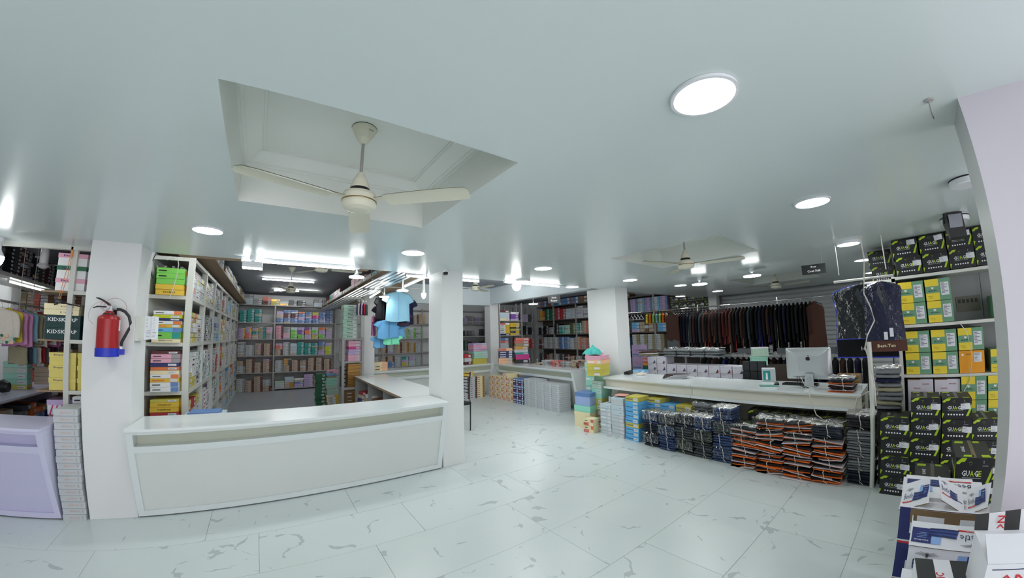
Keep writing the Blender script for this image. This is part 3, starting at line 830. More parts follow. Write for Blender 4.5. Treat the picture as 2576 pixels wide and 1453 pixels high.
fill('', (2.7, 12.9, .5), 0, 2.4, .46, [[bx('mustard'), bx('lilac'), bx('teal')], [bx('iceblue'), bx('lilac')], g2, [bx('teal'), g1], [bx('blue'), g1], g2], .25, .05, mass=ms)
for lv in LD:
    fill('', (6.1, 12.9, lv), 0, 2.6, .4, {2.07: [bx('lilac'), bx('grey')], 1.52: [bx('grey'), None, bx('darkgrey')], 1.0: [bx('forest', 'label'), bx('darkgrey')], .5: [bx('grey')]}[lv], .3, .055, mass=ms)
mass_obj(ms, 'small boxes on the far rack seen between the pillars')
# right wall rack running in depth (faces the room)
t = thing('shelving_unit', 'very long dark steel rack along the right wall behind the far counters', 'shelf', (9.4, 11.2, 0), -PI / 2)
RZ = [.45, 1.01, 1.57, 2.13, 2.68]
for x in (0.02, 1.0, 2.2, 3.4, 4.4, 5.4, 6.3, 7.08):
    g = MB(); g.box((x, 0, 0), (x + .045, .045, 2.7), STEELG); obj('post', g, t)
SHD = mat('dark_shelf_edge', (88, 84, 80), 0.6)
for z in RZ:
    g = MB(); g.box((0, 0.004, z - .035), (7.1, .34, z), SHD); obj('board', g, t)
g = MB(); g.box((0, .335, 0), (7.1, .345, 2.7), SHD); obj('back_sheet', g, t)
ms = MB()
red = ('beige', 'edge', 'coral')
fill('', (9.4, 11.0, 2.13), -PI / 2, 2.4, .48, [bx('orange', 'half', 'yellow'), bx('forest', 'label'), bx('forest', 'label'), bx('red', 'label'), bx('red', 'label'), bx('iceblue'), bx('lightgrey'), bx('lightgrey')], .3, .055, dep=.3, mass=ms, fillr=(.85, .97))
fill('', (9.4, 8.6, 2.13), -PI / 2, 1.9, .48, [bx('lightgrey')], .28, .05, dep=.3, mass=ms)
fill('', (9.4, 9.9, 1.57), -PI / 2, 1.2, .48, [bx('teal', 'strip', 'mint'), bx('mint', 'label'), bx('olive', 'label')], .3, .055, dep=.3, mass=ms, fillr=(.7, .9))
fill('', (9.4, 11.1, 1.57), -PI / 2, 1.2, .42, [bx('black', 'label'), bx('black', 'label'), bx('grey')], .28, .055, dep=.3, mass=ms)
fill('', (9.4, 8.7, 1.57), -PI / 2, 2.0, .5, [red], .28, .045, dep=.3, mass=ms, fillr=(.85, .98))
fill('', (9.4, 11.1, 1.01), -PI / 2, 4.4, .5, [bx('maroon', 'label'), g2, g2, g2, bx('blue', 'strip', 'navy'), bx('blue', 'label'), g2, red, red, red], .28, .045, dep=.3, mass=ms, fillr=(.8, .98))
fill('', (9.4, 11.1, .45), -PI / 2, 4.4, .5, [bx('darkgrey'), bx('maroon'), g1, g2], .28, .045, dep=.3, mass=ms, fillr=(.6, .9))
fill('', (9.4, 11.0, 2.68), -PI / 2, 4.4, .25, [bx('blue', 'strip', 'orange'), bx('brown', 'label'), bx('sky', 'strip', 'navy'), bx('blue', 'strip', 'sky')], .42, .12, dep=.3, mass=ms, fillr=(.9, 1))
# behind the billing counter
fill('', (9.4, 6.6, 2.18), -PI / 2, 1.28, .46, [bx('lilac', 'edge', 'blue'), bx('iceblue', 'edge', 'sky')], .25, .052, dep=.3, mass=ms, fillr=(.9, 1))
fill('', (9.4, 6.6, 1.57), -PI / 2, 1.2, .4, [bx('sky'), bx('brown', 'half', 'beige'), bx('brown', 'half', 'beige')], .3, .1, dep=.3, mass=ms, fillr=(.8, .95))
fill('', (9.4, 6.6, .98), -PI / 2, 1.1, .55, [bx('khaki', 'half', 'lightgrey')], .27, .065, dep=.3, mass=ms, fillr=(.95, 1))
mass_obj(ms, 'masses of small boxes filling the dark rack along the right wall')
# rack facing front behind it
shelf_unit('steel rack in the far right corner behind the yellow boxes', (5.9, 11.25, 0), 0, 3.3, 2.7, [.5, 1.03, 1.57, 2.1], [.02, 1.9, 2.6, 3.25])
ms = MB()
fill('', (8.35, 11.2, 2.1), 0, .9, .4, [bx('darkgrey'), bx('lilac')], .3, .06, mass=ms)
fill('', (8.35, 11.2, 1.57), 0, .9, .4, [bx('black', 'label')], .3, .06, mass=ms)
fill('', (8.35, 11.2, 1.03), 0, .9, .45, [bx('red', 'label'), g2], .3, .06, mass=ms)
mass_obj(ms, 'dark boxes in the far right corner rack')
shelf_unit('rack carrying the yellow and white boxes beyond the far counter corner', (6.95, 10.35, 0), 0, 1.05, 2.75, [.5, 1.03, 1.57, 2.1], [.02, 1.02], dep=.38)
wh = 'beyond the far counter corner'
stack('in the left column ' + wh, (7.2, 10.36, 1.57), [('navy', .06), ('yellow', .08, 'half', 'white'), ('yellow', .08, 'half', 'white'), ('yellow', .08, 'half', 'white'), ('yellow', .08, 'half', 'white'), ('white', .07, 'half', 'coral')], .42, .3, name='shelf_box')
stack('in the upper left column ' + wh, (7.2, 10.36, 2.1), [('cream', .08), ('iceblue', .07), ('iceblue', .07), ('iceblue', .07), ('maroon', .08)], .42, .3, name='shelf_box')
stack('in the right column ' + wh, (7.65, 10.36, 1.57), [('yellow', .08), ('yellow', .08, 'half', 'navy'), ('mustard', .08), ('black', .05), ('yellow', .08), ('yellow', .08)], .42, .3, name='shelf_box')
stack('in the upper right column ' + wh, (7.65, 10.36, 2.1), [('lilac', .06), ('purple', .06), ('purple', .06), ('purple', .06), ('white', .08)], .36, .3, name='shelf_box')
stack('in the low left column ' + wh, (7.15, 10.36, 1.03), [('lightgrey', .09), ('lightgrey', .09), ('lightgrey', .09), ('coral', .09), ('blue', .09)], .4, .3, name='shelf_box')
# piles on the far counters
wh = 'in the pastel pile on the far counter'
stack(wh, (4.84, 8.12, .845), [('mustard', .075, 'lid', 'mustard'), ('mustard', .075, 'lid', 'mustard'), ('mint', .06), ('sage', .06), ('mint', .06), ('lilac', .06, 'half', 'pink'), ('pink', .055, 'half', 'lilac'), ('pink', .05), ('lilac', .05)], .42, .3, jit=.018)
stack('beside the pastel pile on the far counter', (4.5, 8.2, .845), [('maroon', .07), ('lightgrey', .1), ('red', .1, 'label')], .2, .25, jit=.01)
wh = 'in the navy pile at the far corner'
stack(wh, (5.36, 7.7, .845), [('peach', .075, 'label'), ('peach', .07), ('navy', .06, 'strip', 'white'), ('navy', .06, 'strip', 'white'), ('navy', .06, 'strip', 'white'), ('peach', .07, 'half', 'coral')], .36, .28, rz=-.5, jit=.012)
wh = 'in the magenta pile at the far corner'
stack(wh, (5.68, 7.4, .845), [('black', .1), ('hotpink', .13, 'lid', 'hotpink'), ('teal', .05), ('lightgrey', .08), ('gold', .08), ('khaki', .08), ('coral', .07, 'label'), ('coral', .07, 'label')], .36, .28, rz=-.5, jit=.02)
ms = MB()
fill('', (5.62, 6.9, .845), -PI / 2, 1.9, .2, [g1, g2, bx('coral'), bx('grey')], .3, .04, dep=.3, mass=ms, fillr=(.3, .9), jit=.03)
mass_obj(ms, 'low clutter of small boxes spread over the far counter')
for k in range(6):
    t = thing('display_clip', '%s chrome price stand from the left on the far counter' % NTH[k], 'stand', (5.56, 6.95 - k * .3, .90))
    g = MB(); g.box((-.03, -.04, -.055), (.03, .04, -.048), CHROME); g.tube([(0, 0, -.05), (0, 0, .10)], .006, CHROME, 6); g.tube([(0, -.03, .10), (0, .03, .07)], .006, CHROME, 6); obj('stand', g, t)
# blocks of boxes stacked on the floor under the far counters
def block(where, x, y0, y1, n, cols, bh, bw, h):
    w = (y0 - y1) / n
    for i in range(n):
        col = cols[i % len(cols)]
        k = int(h[i % len(h)] / bh)
        stack('in the %s column %s' % (NTH[i], where), (x + .0, y0 - (i + .5) * w, 0), [(col[j % len(col)][0], bh, col[j % len(col)][1], col[j % len(col)][2]) for j in range(k)], w - .008, .32, rz=-PI / 2, jit=.004, group='boxes ' + where)
block('of the cream block', 4.98, 7.95, 6.9, 5, [[bx('cream', 'half', 'pink'), bx('cream', 'edge', 'orange'), bx('cream', 'edge', 'pink')]], .05, .2, [.56, .56, .6, .66, .60])
block('of the navy block', 4.98, 6.88, 6.48, 2, [[bx('navy', 'strip', 'white'), bx('blue', 'strip', 'white'), bx('navy', 'strip', 'red')]], .052, .2, [.62])
block('of the big pale grey block', 4.98, 6.46, 5.29, 5, [[bx('lightgrey', 'strip', 'iceblue')]], .043, .23, [.64, .62, .60, .58, .56])
for i in range(5):
    x = 4.75 - i * .22
    stack('in the %s column left of far corner' % NTH[i], (x, 7.98, 0), [('lightgrey', .055, 'edge', 'maroon') if i else ('cream', .055, 'edge', 'gold')] * 10, .21, .3, jit=.004)
stack('lying on the white columns', (4.3, 8.0, .55), [('yellow', .06), ('yellow', .06)], .5, .25)
# under the counter behind the return counter
stack('in the red pile under the far counter, left part', (3.05, 8.2, .0), [('coral', .09), ('red', .09, 'band', 'white'), ('coral', .09), ('red', .09, 'band', 'white')], .3, .3)
stack('in the white pile under the far counter, left part', (3.4, 8.2, .0), [('white', .1), ('peach', .12), ('white', .08, 'strip', 'green')], .3, .3)
stack('on the far counter beside the slim pillar', (2.22, 8.1, .845), [('peach', .065, 'half', 'cream'), ('peach', .065, 'half', 'cream'), ('peach', .065, 'half', 'cream')], .3, .25)
# chair behind the middle pillar
t = thing('metal_chair', 'black metal chair half hidden behind the middle pillar', 'chair', (2.78, 5.45, 0), .12)
g = MB(); g.tube([(.17, -.12, 0), (.18, -.12, .45), (.14, -.13, .66), (.20, -.10, .98)], .011, BLACKM); obj('back_leg', g, t)
g = MB(); g.tube([(.15, .20, 0), (.16, .2, .45), (.12, .2, .66), (.18, .2, .98)], .011, BLACKM); obj('back_leg', g, t)
g = MB(); g.tube([(-.2, -.12, 0), (-.19, -.12, .45)], .011, BLACKM); obj('front_leg', g, t)
g = MB(); g.tube([(-.2, .2, 0), (-.19, .2, .45)], .011, BLACKM); obj('front_leg', g, t)
g = MB(); g.box((-.21, -.14, .44), (.18, .22, .48), BLACKP); obj('seat', g, t)
for k in range(7):
    z = .64 + k * .052; g = MB(); g.tube([(.138 + k * .0085, -.12, z), (.135 + k * .0085, .2, z)], .007, BLACKM, 6); obj('back_rung', g, t)

def sign(x, y, z, rz, w, h, lines, label, top=ZC):
    t = thing('hanging_sign', label, 'sign', (x, y, z), rz)
    g = MB(); g.box((-w / 2, -.004, -h / 2), (w / 2, .004, h / 2), mat('sign_black', (30, 32, 34), .3)); obj('panel', g, t)
    for i, s_ in enumerate(lines):
        g = MB(); text(g, s_, (0, -.0055, h * (.12 - i * .40)), (1, 0, 0), (0, 0, 1), h * .24, WHITEINK); obj('lettering', g, t)
    for sx in (-w * .35, w * .35):
        g = MB(); g.tube([(sx, 0, h / 2), (sx * 1.2, 0, top - z)], .0012, STEELG, 5); obj('wire', g, t)
sign(4.905, .846, 2.222, -PI / 2 + .13, .25, .112, ['Boys', 'Coat Suit'], 'black hanging sign reading Boys Coat Suit')
sign(4.55, 4.885, 2.25, -.75, .23, .145, ['Bada', 'Bazaar'], 'small black hanging sign in front of the far room', top=ZU)
t = thing('security_camera', 'small white dome camera on top of the middle pillar', 'camera', (1.89, 4.03, ZC))
g = MB(); g.lathe([(.045, 0), (.045, -.02), (.04, -.03), (.02, -.032)], (0, 0, 0), PLASTIC, 24); obj('base', g, t)
g = MB(); g.lathe([(.03, .015), (.033, 0), (.028, -.022), (.001, -.03)], (0, -.012, -.035), BLACKP, 20); obj('lens', g, t)

# ================================================================== COATS AND RAILS
FAB = {}
def fabric(n):
    c = dict(black=(20, 20, 23), coal=(34, 35, 40), brown=(66, 44, 40), navy=(28, 32, 58), slate=(58, 66, 74), choc=(84, 56, 48), grey=(104, 110, 112), wine=(82, 36, 38),
             bluedenim=(58, 74, 108), darkdenim=(40, 46, 58), greydenim=(70, 76, 80), greendenim=(52, 60, 56), orange=(226, 108, 42), paper=(214, 204, 206), lightblue=(132, 178, 200), skyb=(96, 152, 196),
             darkfloral=(52, 44, 62), magenta=(176, 104, 150), mintg=(120, 210, 170), creamf=(214, 206, 196), yellowf=(224, 206, 70), limef=(150, 200, 110), pinkf=(214, 150, 196), redf=(170, 48, 60), ash=(120, 124, 128), khakif=(150, 146, 120)).get(n, (90, 90, 90))
    return mat('fabric_' + n, c, .85, noise=.12, nscale=40, bump=.15, bscale=90, spec=.25)
def garment(label, cat, loc, rz, w, h, t_, fab, group=None, pipe=None, hook=True, name='hanging_coat', sleeves=True, lower=None, wave=1.0, short=False, seed=0):
    """hung garment: local x = width, z down from the rail at 0, y = thickness"""
    rnd = random.Random(seed)
    t = thing(name, label, cat, loc, rz, group)
    if hook:
        g = MB(); g.tube([(.0, 0, -.012), (.018, 0, .008), (.0, 0, .02), (-.016, 0, .006), (0, 0, -.03), (0, 0, -.055)], .0022, CHROME, 5)
        g.tube([(-w * .42, 0, -.12), (0, 0, -.055), (w * .42, 0, -.12)], .007, BLACKP, 6); obj('hanger', g, t)
    rows = []; ph = rnd.uniform(0, 6)
    n = 20
    prof = [(.05, .16, .5), (.065, .3, .7), (.09, .62, .9), (.13, .92, 1.0), (.22, 1.0, 1.0), (.40, .96, .95), (.6, .97, .95), (.8, 1.0, 1.0), (1.0, 1.03, 1.05)]
    for i, (zf, wf, tf) in enumerate(prof):
        z = -.05 - (h - .05) * zf if i else -.055
        r = []
        for k in range(n):
            a = 2 * PI * k / n
            cx, sy = math.cos(a), math.sin(a)
            fold = 1 + wave * .22 * zf * math.sin(5 * a + ph + zf * 2)
            r.append((w / 2 * wf * math.copysign(abs(cx) ** .8, cx), t_ / 2 * tf * math.copysign(abs(sy) ** .9, sy) * fold, z + .012 * math.sin(3 * a + ph) * zf))
        rows.append(r)
    g = MB(); g.grid(rows, fabric(fab), True, True)
    g.face(rows[-1][::-1], fabric(fab)); g.face(rows[0], fabric(fab))
    obj('body', g, t)
    if sleeves:
        for sx in (-1, 1):
            g = MB(); rr_ = []
            for (fx, fz, hw) in ((.36, .10, .035), (.46, .17, .055), (.52, .34, .052), (.545, .54, .045), (.54, .74 if not short else .40, .042)) if not short else ((.36, .14, .03), (.42, .18, .05), (.50, .27, .055), (.56, .36, .055)):
                rr_.append([(sx * (fx * w + hw * math.cos(2 * PI * k / 8)), t_ * .38 * math.sin(2 * PI * k / 8) - .008, -.05 - fz * h + (hw * .5 if short else 0) * math.cos(2 * PI * k / 8)) for k in range(8)])
            g.grid(rr_, fabric(fab), True, True); g.face(rr_[-1], fabric(fab)); obj('sleeve', g, t)
    if lower:
        zc = -h * (1 if lower[1] >= 0 else 1)
        g = MB(); g.grid([[(x * w, y * t_ * .6, z) for x, y in ((-.5, 0), (-.3, -1), (0, -.7), (.3, -1), (.5, 0), (.3, 1), (0, .8), (-.3, 1))] for z in (-h * .97, -h - lower[1])], fabric(lower[0]), True, True); obj('lower_panel', g, t)
    if pipe:
        pc = mat('piping_' + pipe, dict(red=(196, 56, 52), blue=(52, 66, 196), white=(214, 214, 190), tan=(150, 116, 84)).get(pipe), .6)
        g = MB(); g.tube([(-w * .46, -t_ * .3, -.14 * h), (-w * .5, -t_ * .42, -.4 * h), (-w * .5, -t_ * .45, -.75 * h), (-w * .51, -t_ * .5, -.99 * h)], .006, pc, 5); obj('piping', g, t)
    return t
def rail(name, label, p, q, r=.014, posts=(), m=CHROME, up=None):
    t = thing(name, label, 'rail', p)
    p = Vector(p); q = Vector(q) - p
    g = MB(); g.tube([(0, 0, 0), tuple(q)], r, m, 10); obj('bar', g, t)
    for f in posts:
        c = q * f; g = MB(); g.tube([tuple(c + Vector((.02, 0, .07))), tuple(c + Vector((.02, 0, -p[2] + .001 if up is None else up - p[2])))], .018 if up is None else .005, m, 8); obj('upright', g, t)
    return t
rail('coat_rail', 'upper chrome coat rail in front of the rolling shutter', (8.05, 5.75, 2.09), (8.05, .2, 2.09), posts=(.35, .655, .99))
rail('coat_rail', 'lower chrome rail below the dark coats', (8.05, 5.0, 1.04), (8.05, .2, 1.04), posts=())
cols_ = ['choc', 'coal', 'slate', 'black', 'black', 'navy', 'coal', 'slate', 'brown', 'black', 'slate', 'choc', 'black', 'brown', 'brown', 'coal', 'brown', 'wine', 'brown', 'choc', 'black', 'coal', 'brown', 'black', 'slate', 'black', 'black', 'navy', 'black', 'brown', 'black', 'coal', 'black', 'navy', 'black', 'black', 'coal', 'black', 'black', 'brown']
pipes = {3: 'red', 6: 'white', 11: 'tan', 12: 'red', 14: 'tan', 17: 'red', 18: 'red', 20: 'red', 22: 'tan', 26: 'blue', 27: 'blue', 29: 'blue', 31: 'white', 37: 'tan'}
ncoat = len(cols_)
for i, c in enumerate(cols_):
    y = 4.42 - i * (4.42 - 1.52) / (ncoat - 1)
    hh = .98 if i < 14 else (.9 + .12 * math.sin(i * 1.7))
    if i > 30:
        hh = .95 if i % 3 else .8
    lb = '%s coat' % {'choc': 'reddish brown', 'coal': 'charcoal', 'slate': 'slate grey', 'wine': 'wine red'}.get(c, c)
    if i in pipes:
        lb += ' with %s edging' % pipes[i]
    garment('%s, %s from the left on the coat rail' % (lb, NTH[i]), 'coat', (8.05, y, 2.072), random.uniform(-.03, .03), .46, hh, .064, c, 'coats on the long rail', pipes.get(i), seed=i)
garment('brown garment bag facing out over a grey one at the left of the rail', 'garment bag', (7.78, 4.32, 2.05), -PI / 2 - .35, .42, .70, .1, 'choc', sleeves=False, name='garment_bag', seed=99, lower=('grey', .26), wave=.4)
garment('brown garment bag closing the right end of the coat rail', 'garment bag', (7.9, 1.42, 2.06), -PI / 2 + .5, .32, .9, .12, 'choc', sleeves=False, name='garment_bag', seed=98, wave=.4)
for i in range(26):
    y = 3.7 - i * .12
    c = ['black', 'coal', 'brown', 'black', 'navy'][i % 5]
    garment('%s garment hanging from the lower rail, %s from the left' % (c if c != 'coal' else 'charcoal', NTH[i]), 'garment', (8.05, y, 1.022), random.uniform(-.06, .06), .42, .62, .09, c, 'clothes on the lower rail', {4: 'blue', 9: 'red', 15: 'tan'}.get(i), sleeves=False, seed=200 + i, name='hanging_garment')
kc = ['yellowf', 'orange', 'limef', 'lightblue', 'limef', 'orange', 'peachy']
for i in range(7):
    garment('bright %s child top at the left start of the coat rail' % ['yellow', 'orange striped', 'lime', 'pale blue', 'green', 'second orange', 'tan'][i], 'clothing', (8.0, 5.12 - i * .09, 2.072), .5, .34, .28, .07, kc[i] if kc[i] != 'peachy' else 'khakif', 'children tops on the coat rail', seed=300 + i, sleeves=False, name='child_shirt')
for i in range(4):
    t = thing('clothes_hanger', 'empty white plastic hanger, %s from the left end of the coat rail' % NTH[i], 'hanger', (8.0, 5.6 - i * .1, 2.07), .9)
    g = MB(); g.tube([(0, 0, .02), (.015, 0, .0), (0, 0, -.02), (0, 0, -.06)], .003, PLASTIC, 5); obj('hook', g, t)
    g = MB(); g.tube([(-.2, 0, -.17), (0, 0, -.06), (.2, 0, -.17), (-.2, 0, -.17)], .009, PLASTIC, 6); obj('shoulders', g, t)

# ================================================================== PACKED CLOTHES
def bundle(label, loc, rz, w, d, h, layers, seed=0, group=None, string=True, bag=True, tilt=0.0, name='garment_bundle', sheet=False, cat='bundle'):
    """layers of folded garments: rounded wavy slabs, tied with string, under crumpled polythene"""
    rnd = random.Random(seed)
    t = thing(name, label, cat, loc, rz, group)
    n = len(layers); lh = h / n
    for i, fb in enumerate(layers):
        g = MB(); rows = []
        thin = sheet
        ox = rnd.uniform(-.012, .012); oy = rnd.uniform(-.012, .018); tl = rnd.uniform(-.04, .04) + tilt
        ww = w * rnd.uniform(.93, 1.0); dd = d * rnd.uniform(.94, 1.0)
        th = lh * (.62 if thin else .98)
        if thin and fb == 'paper':
            oy -= rnd.uniform(.0, .035); tl += rnd.uniform(-.10, .10); th *= .45; ww *= 1.05
        elif thin and fb == 'orange':
            oy -= rnd.uniform(0, .02); tl += rnd.uniform(-.05, .05)
        nx = 5
        for a in range(nx + 1):
            x = (a / nx - .5) * ww
            r = []
            e = 1 - .25 * (abs(a / nx - .5) * 2) ** 6
            for k in range(10):
                an = 2 * PI * k / 10 + .314
                cy, sz = math.cos(an), math.sin(an)
                yy_ = dd / 2 + dd / 2 * math.copysign(abs(cy) ** .35, cy)
                zz = th / 2 + th / 2 * math.copysign(abs(sz) ** .7, sz) * e
                z_ = lh * i + zz + x * tl + rnd.uniform(-.1, .1) * th + (.3 * lh * math.sin(x * 9 + i) if thin else 0)
                r.append((x + ox, yy_ + oy + rnd.uniform(-.004, .004), max(0.0, z_)))
            rows.append(r)
        m_ = fabric(fb)
        g.grid(rows, m_, True, True); g.face(rows[0], m_); g.face(rows[-1][::-1], m_)
        obj('folded_garment' if fb != 'paper' else 'backing_paper', g, t)
    if string:
        g = MB(); e = .006; xo = rnd.uniform(-.03, .03)
        g.tube([(xo, -e, -.0), (xo + .01, -e - .006, h * .5), (xo - .004, -e, h + .004), (xo, d * .5, h + .012), (xo, d + e, h), (xo, d + e, 0)], .0042, STRING, 6); obj('string', g, t)
        g = MB(); g.tube([(xo, -e, h * .3), (xo + .025, -e - .012, h * .22), (xo + .035, -e - .01, h * .12)], .003, STRING, 5); obj('string_end', g, t)
    if bag:
        g = MB(); nx, ny = 9, 7; o = .008
        G_ = []
        for a in range(nx + 1):
            r = []
            for b in range(ny + 5):
                x = (a / nx - .5) * (w + 2 * o) + rnd.uniform(-.006, .006)
                if b < 3:
                    y = -o - rnd.uniform(0, .008); z = h * (.35 + .3 * b)
                else:
                    y = -o + (d + 2 * o) * (b - 3) / (ny + 1); z = h + o + rnd.uniform(0, .022)
                r.append((x, y, z))
            G_.append(r)
        g.grid(G_, BAG, True); obj('polybag', g, t)
    return t
jc = [['bluedenim', 'darkdenim', 'darkdenim'], ['greydenim', 'bluedenim', 'bluedenim'], ['darkdenim', 'greydenim', 'greendenim'], ['bluedenim', 'greendenim', 'greydenim'], ['bluedenim', 'greydenim', 'bluedenim', 'bluedenim']]
jn = ['blue', 'charcoal']
colsN = ['leftmost', 'second', 'third', 'fourth', 'fifth']
fbn = dict(bluedenim='blue denim', darkdenim='dark navy denim', greydenim='grey denim', greendenim='dark green-grey denim')
hs = [[.17, .15, .15], [.16, .15, .16], [.17, .17, .16], [.17, .17, .16], [.165, .165, .15, .16]]
for i in range(5):
    z = 0.0
    seq = jc[i][::-1]
    for j, fb in enumerate(seq):
        h = hs[i][j]
        bundle('tied bundle of folded %s, %s in the %s jeans column' % (fbn[fb], 'bottom' if j == 0 else ('top' if j == len(seq) - 1 else ORD[j]), colsN[i]), (4.39 + random.uniform(-.01, .01), 2.85 - i * .25, z), -PI / 2 + random.uniform(-.09, .09), .235, .265, h, [fb] * 5, seed=10 * i + j, group='tied bundles of jeans', bag=(j == len(seq) - 1 or (i + j) % 2 == 0), tilt=random.uniform(-.05, .05))
        z += h
# orange, white and black packs
for i in range(4):
    z = 0.0; nrow = [4, 5, 5, 5][i]
    for j in range(nrow):
        h = .115
        top = j == nrow - 1 and i in (1, 2)
        lay = ['orange', 'paper', 'coal', 'orange', 'paper', 'coal'] if j % 2 else ['paper', 'orange', 'coal', 'paper', 'orange', 'coal']
        if i == 3 and j == nrow - 1:
            lay = ['darkdenim'] * 5
        bundle('tied orange, white and black pack, %s in the %s pack column' % ('bottom' if j == 0 else ('top' if j == nrow - 1 else ORD[j]), ['left', 'second', 'third', 'right'][i]) if lay[0] != 'darkdenim' else 'dark denim bundle lying on top of the right orange pack column', (4.41 + random.uniform(-.04, .01) - .02 * (nrow - j) * .5, 1.60 - i * .285, z), -PI / 2 + random.uniform(-.15, .15), .275, .34, h, lay, seed=100 + 10 * i + j, group='tied orange packs', bag=(j >= nrow - 2), tilt=random.uniform(-.1, .1), sheet=lay[0] != 'darkdenim')
        z += h
z = 0.0
for j in range(5):
    bundle('dark grey tied bundle, %s in the column beside the black cartons' % ('bottom' if j == 0 else ORD[j]), (4.45, .45, z), -PI / 2 + random.uniform(-.05, .05), .25, .33, .135, [['darkdenim', 'ash', 'ash', 'ash', 'coal'][j]] * 5, seed=150 + j, group='dark grey bundles', bag=j > 2)
    z += .135
stack('hidden behind the jeans under the left grey bag', (4.69, 2.24, 0), [('lightgrey', .15)] * 3, .24, .27, rz=-PI / 2, name='garment_box')
stack('hidden behind the jeans under the right grey bag', (4.69, 1.98, 0), [('lightgrey', .15)] * 3, .24, .27, rz=-PI / 2, name='garment_box')
for j, y in enumerate((2.24, 1.98)):
    bundle('grey clothes in a clear bag, %s one on the blue boxes' % ['left', 'right'][j], (4.69, y, .452), -PI / 2, .24, .3, .16, ['ash', 'grey', 'ash'], seed=170 + j, string=False, name='bagged_clothes', cat='bag')
for j in range(4):
    bundle('silver-grey bagged clothes, %s on the white cartons' % NTH[j], (6.1, 3.48 - j * .265, 1.105), -PI / 2, .25, .3, .145, ['ash', 'grey', 'ash'], seed=180 + j, string=False, name='bagged_clothes', cat='bag')
for j in range(3):
    bundle('grey bagged clothes, %s in the pile beside the white pole' % ['bottom', 'middle', 'top'][j], (4.58, .205, .73 + j * .13), -PI / 2, .22, .3, .128, ['ash', 'khakif', 'ash'] if j < 2 else ['navy', 'ash', 'ash'], seed=190 + j, string=False, name='bagged_clothes', cat='bag')
t = thing('storage_crate', 'dark plastic crate under the grey bagged clothes', 'crate', (4.56, .205, 0), -PI / 2)
g = MB(); g.box((-.1, 0, 0), (.1, .3, .72), BLACKP); g.box((-.105, -.005, .69), (.105, .305, .728), BLACKP); obj('body', g, t)
# ================================================================== PRINTED CARTONS
GB = mat('carton_black', (26, 28, 30), .5, noise=.12, nscale=10)
GTOP = mat('carton_black_dusty', (52, 52, 50), .6, noise=.12, nscale=10)
TAPE = mat('packing_tape', (96, 92, 78), .25)
CM = {}
def guage_mesh(w, d, h):
    k = ('g', w, d, h)
    if k in CM:
        return CM[k]
    g = MB(); e = .0012
    g.box((-w / 2, 0, 0), (w / 2, d, h), GB, faces={'top': GTOP})
    def poly(pts, m, y=-e):
        g.face([(-w / 2 + w * x, y, h * z) for x, z in pts], m)
    poly([(.02, .86), (.16, .99), (.30, .99), (.24, .88), (.14, .86), (.10, .80), (.02, .80)], LIMEINK)
    poly([(0, .02), (.07, .26), (.0, .30)], LIMEINK)
    poly([(.80, .16), (.88, .16), (.99, .52), (.99, .74)], LIMEINK)
    # emblem
    cx, cz, r = .40, .82, .05
    for a0, a1, R_ in ((20, 160, 1.0), (200, 340, .55)):
        n = 6; P = []
        for q in range(n + 1):
            a = math.radians(a0 + (a1 - a0) * q / n); P.append((cx + r * R_ * math.cos(a), cz + r * 1.4 * R_ * math.sin(a)))
        for q in range(n + 1):
            a = math.radians(a1 - (a1 - a0) * q / n); P.append((cx + r * R_ * .72 * math.cos(a), cz + r * 1.4 * R_ * .72 * math.sin(a)))
        poly(P, mat('emblem_green', (112, 130, 40), .5))
    x = .17
    for ch, wd, m in (('G', .115, WHITEINK), ('U', .105, WHITEINK), ('A', .12, LIMEINK), ('G', .115, WHITEINK), ('E', .085, LIMEINK)):
        text(g, ch, (-w / 2 + w * (x + wd / 2), -e * 1.5, h * .46), (1, 0, 0), (0, 0, 1), h * .17, m, w * wd * .93)
        x += wd
    poly([(.19, .41), (.70, .41), (.70, .418), (.19, .418)], WHITEINK)
    for q in range(6):
        n = 10; c0 = .21 + q * .095
        poly([(c0 + .030 * math.cos(2 * PI * t / n), .22 + .030 * w / h * math.sin(2 * PI * t / n)) for t in range(n)], WHITEINK)
    poly([(.72, .76), (.88, .76), (.88, .79), (.72, .79)], mat('grey_ink', (120, 122, 124), .5)); poly([(.74, .84), (.77, .84), (.77, .93), (.74, .93)], mat('grey_ink', (120, 122, 124), .5))
    # top: tape seam and lime marks
    z = h + .001
    g.face([(-.014, 0, z), (.014, 0, z), (.014, d, z), (-.014, d, z)], TAPE)
    for (x0, y0, x1, y1) in ((-.30, .04, -.02, .14), (.22, .03, .46, .16), (-.46, .8, -.2, .93), (.1, .84, .3, .95)):
        g.face([(w * x0, d * y0, z), (w * x1, d * y0, z), (w * x1 * .9, d * y1, z), (w * x0 * .9, d * y1, z)], LIMEINK)
    text(g, 'GUAGE', (-w * .2, d * .45, z), (0, 1, 0), (-1, 0, 0), w * .10, WHITEINK, d * .3)
    # sides
    for s_ in (-1, 1):
        X_ = s_ * (w / 2 + .001)
        g.face([(X_, .0, h * .05), (X_, d * .14, h * .05), (X_, d * .14, h * .9), (X_, 0, h * .6)], LIMEINK)
        text(g, 'GUAGE', (X_ * 1.002, d * .5, h * .45), (0, s_, 0), (0, 0, 1), h * .15, WHITEINK, d * .5)
    CM[k] = g.mesh('printed_carton')
    return CM[k]
LBL = {}
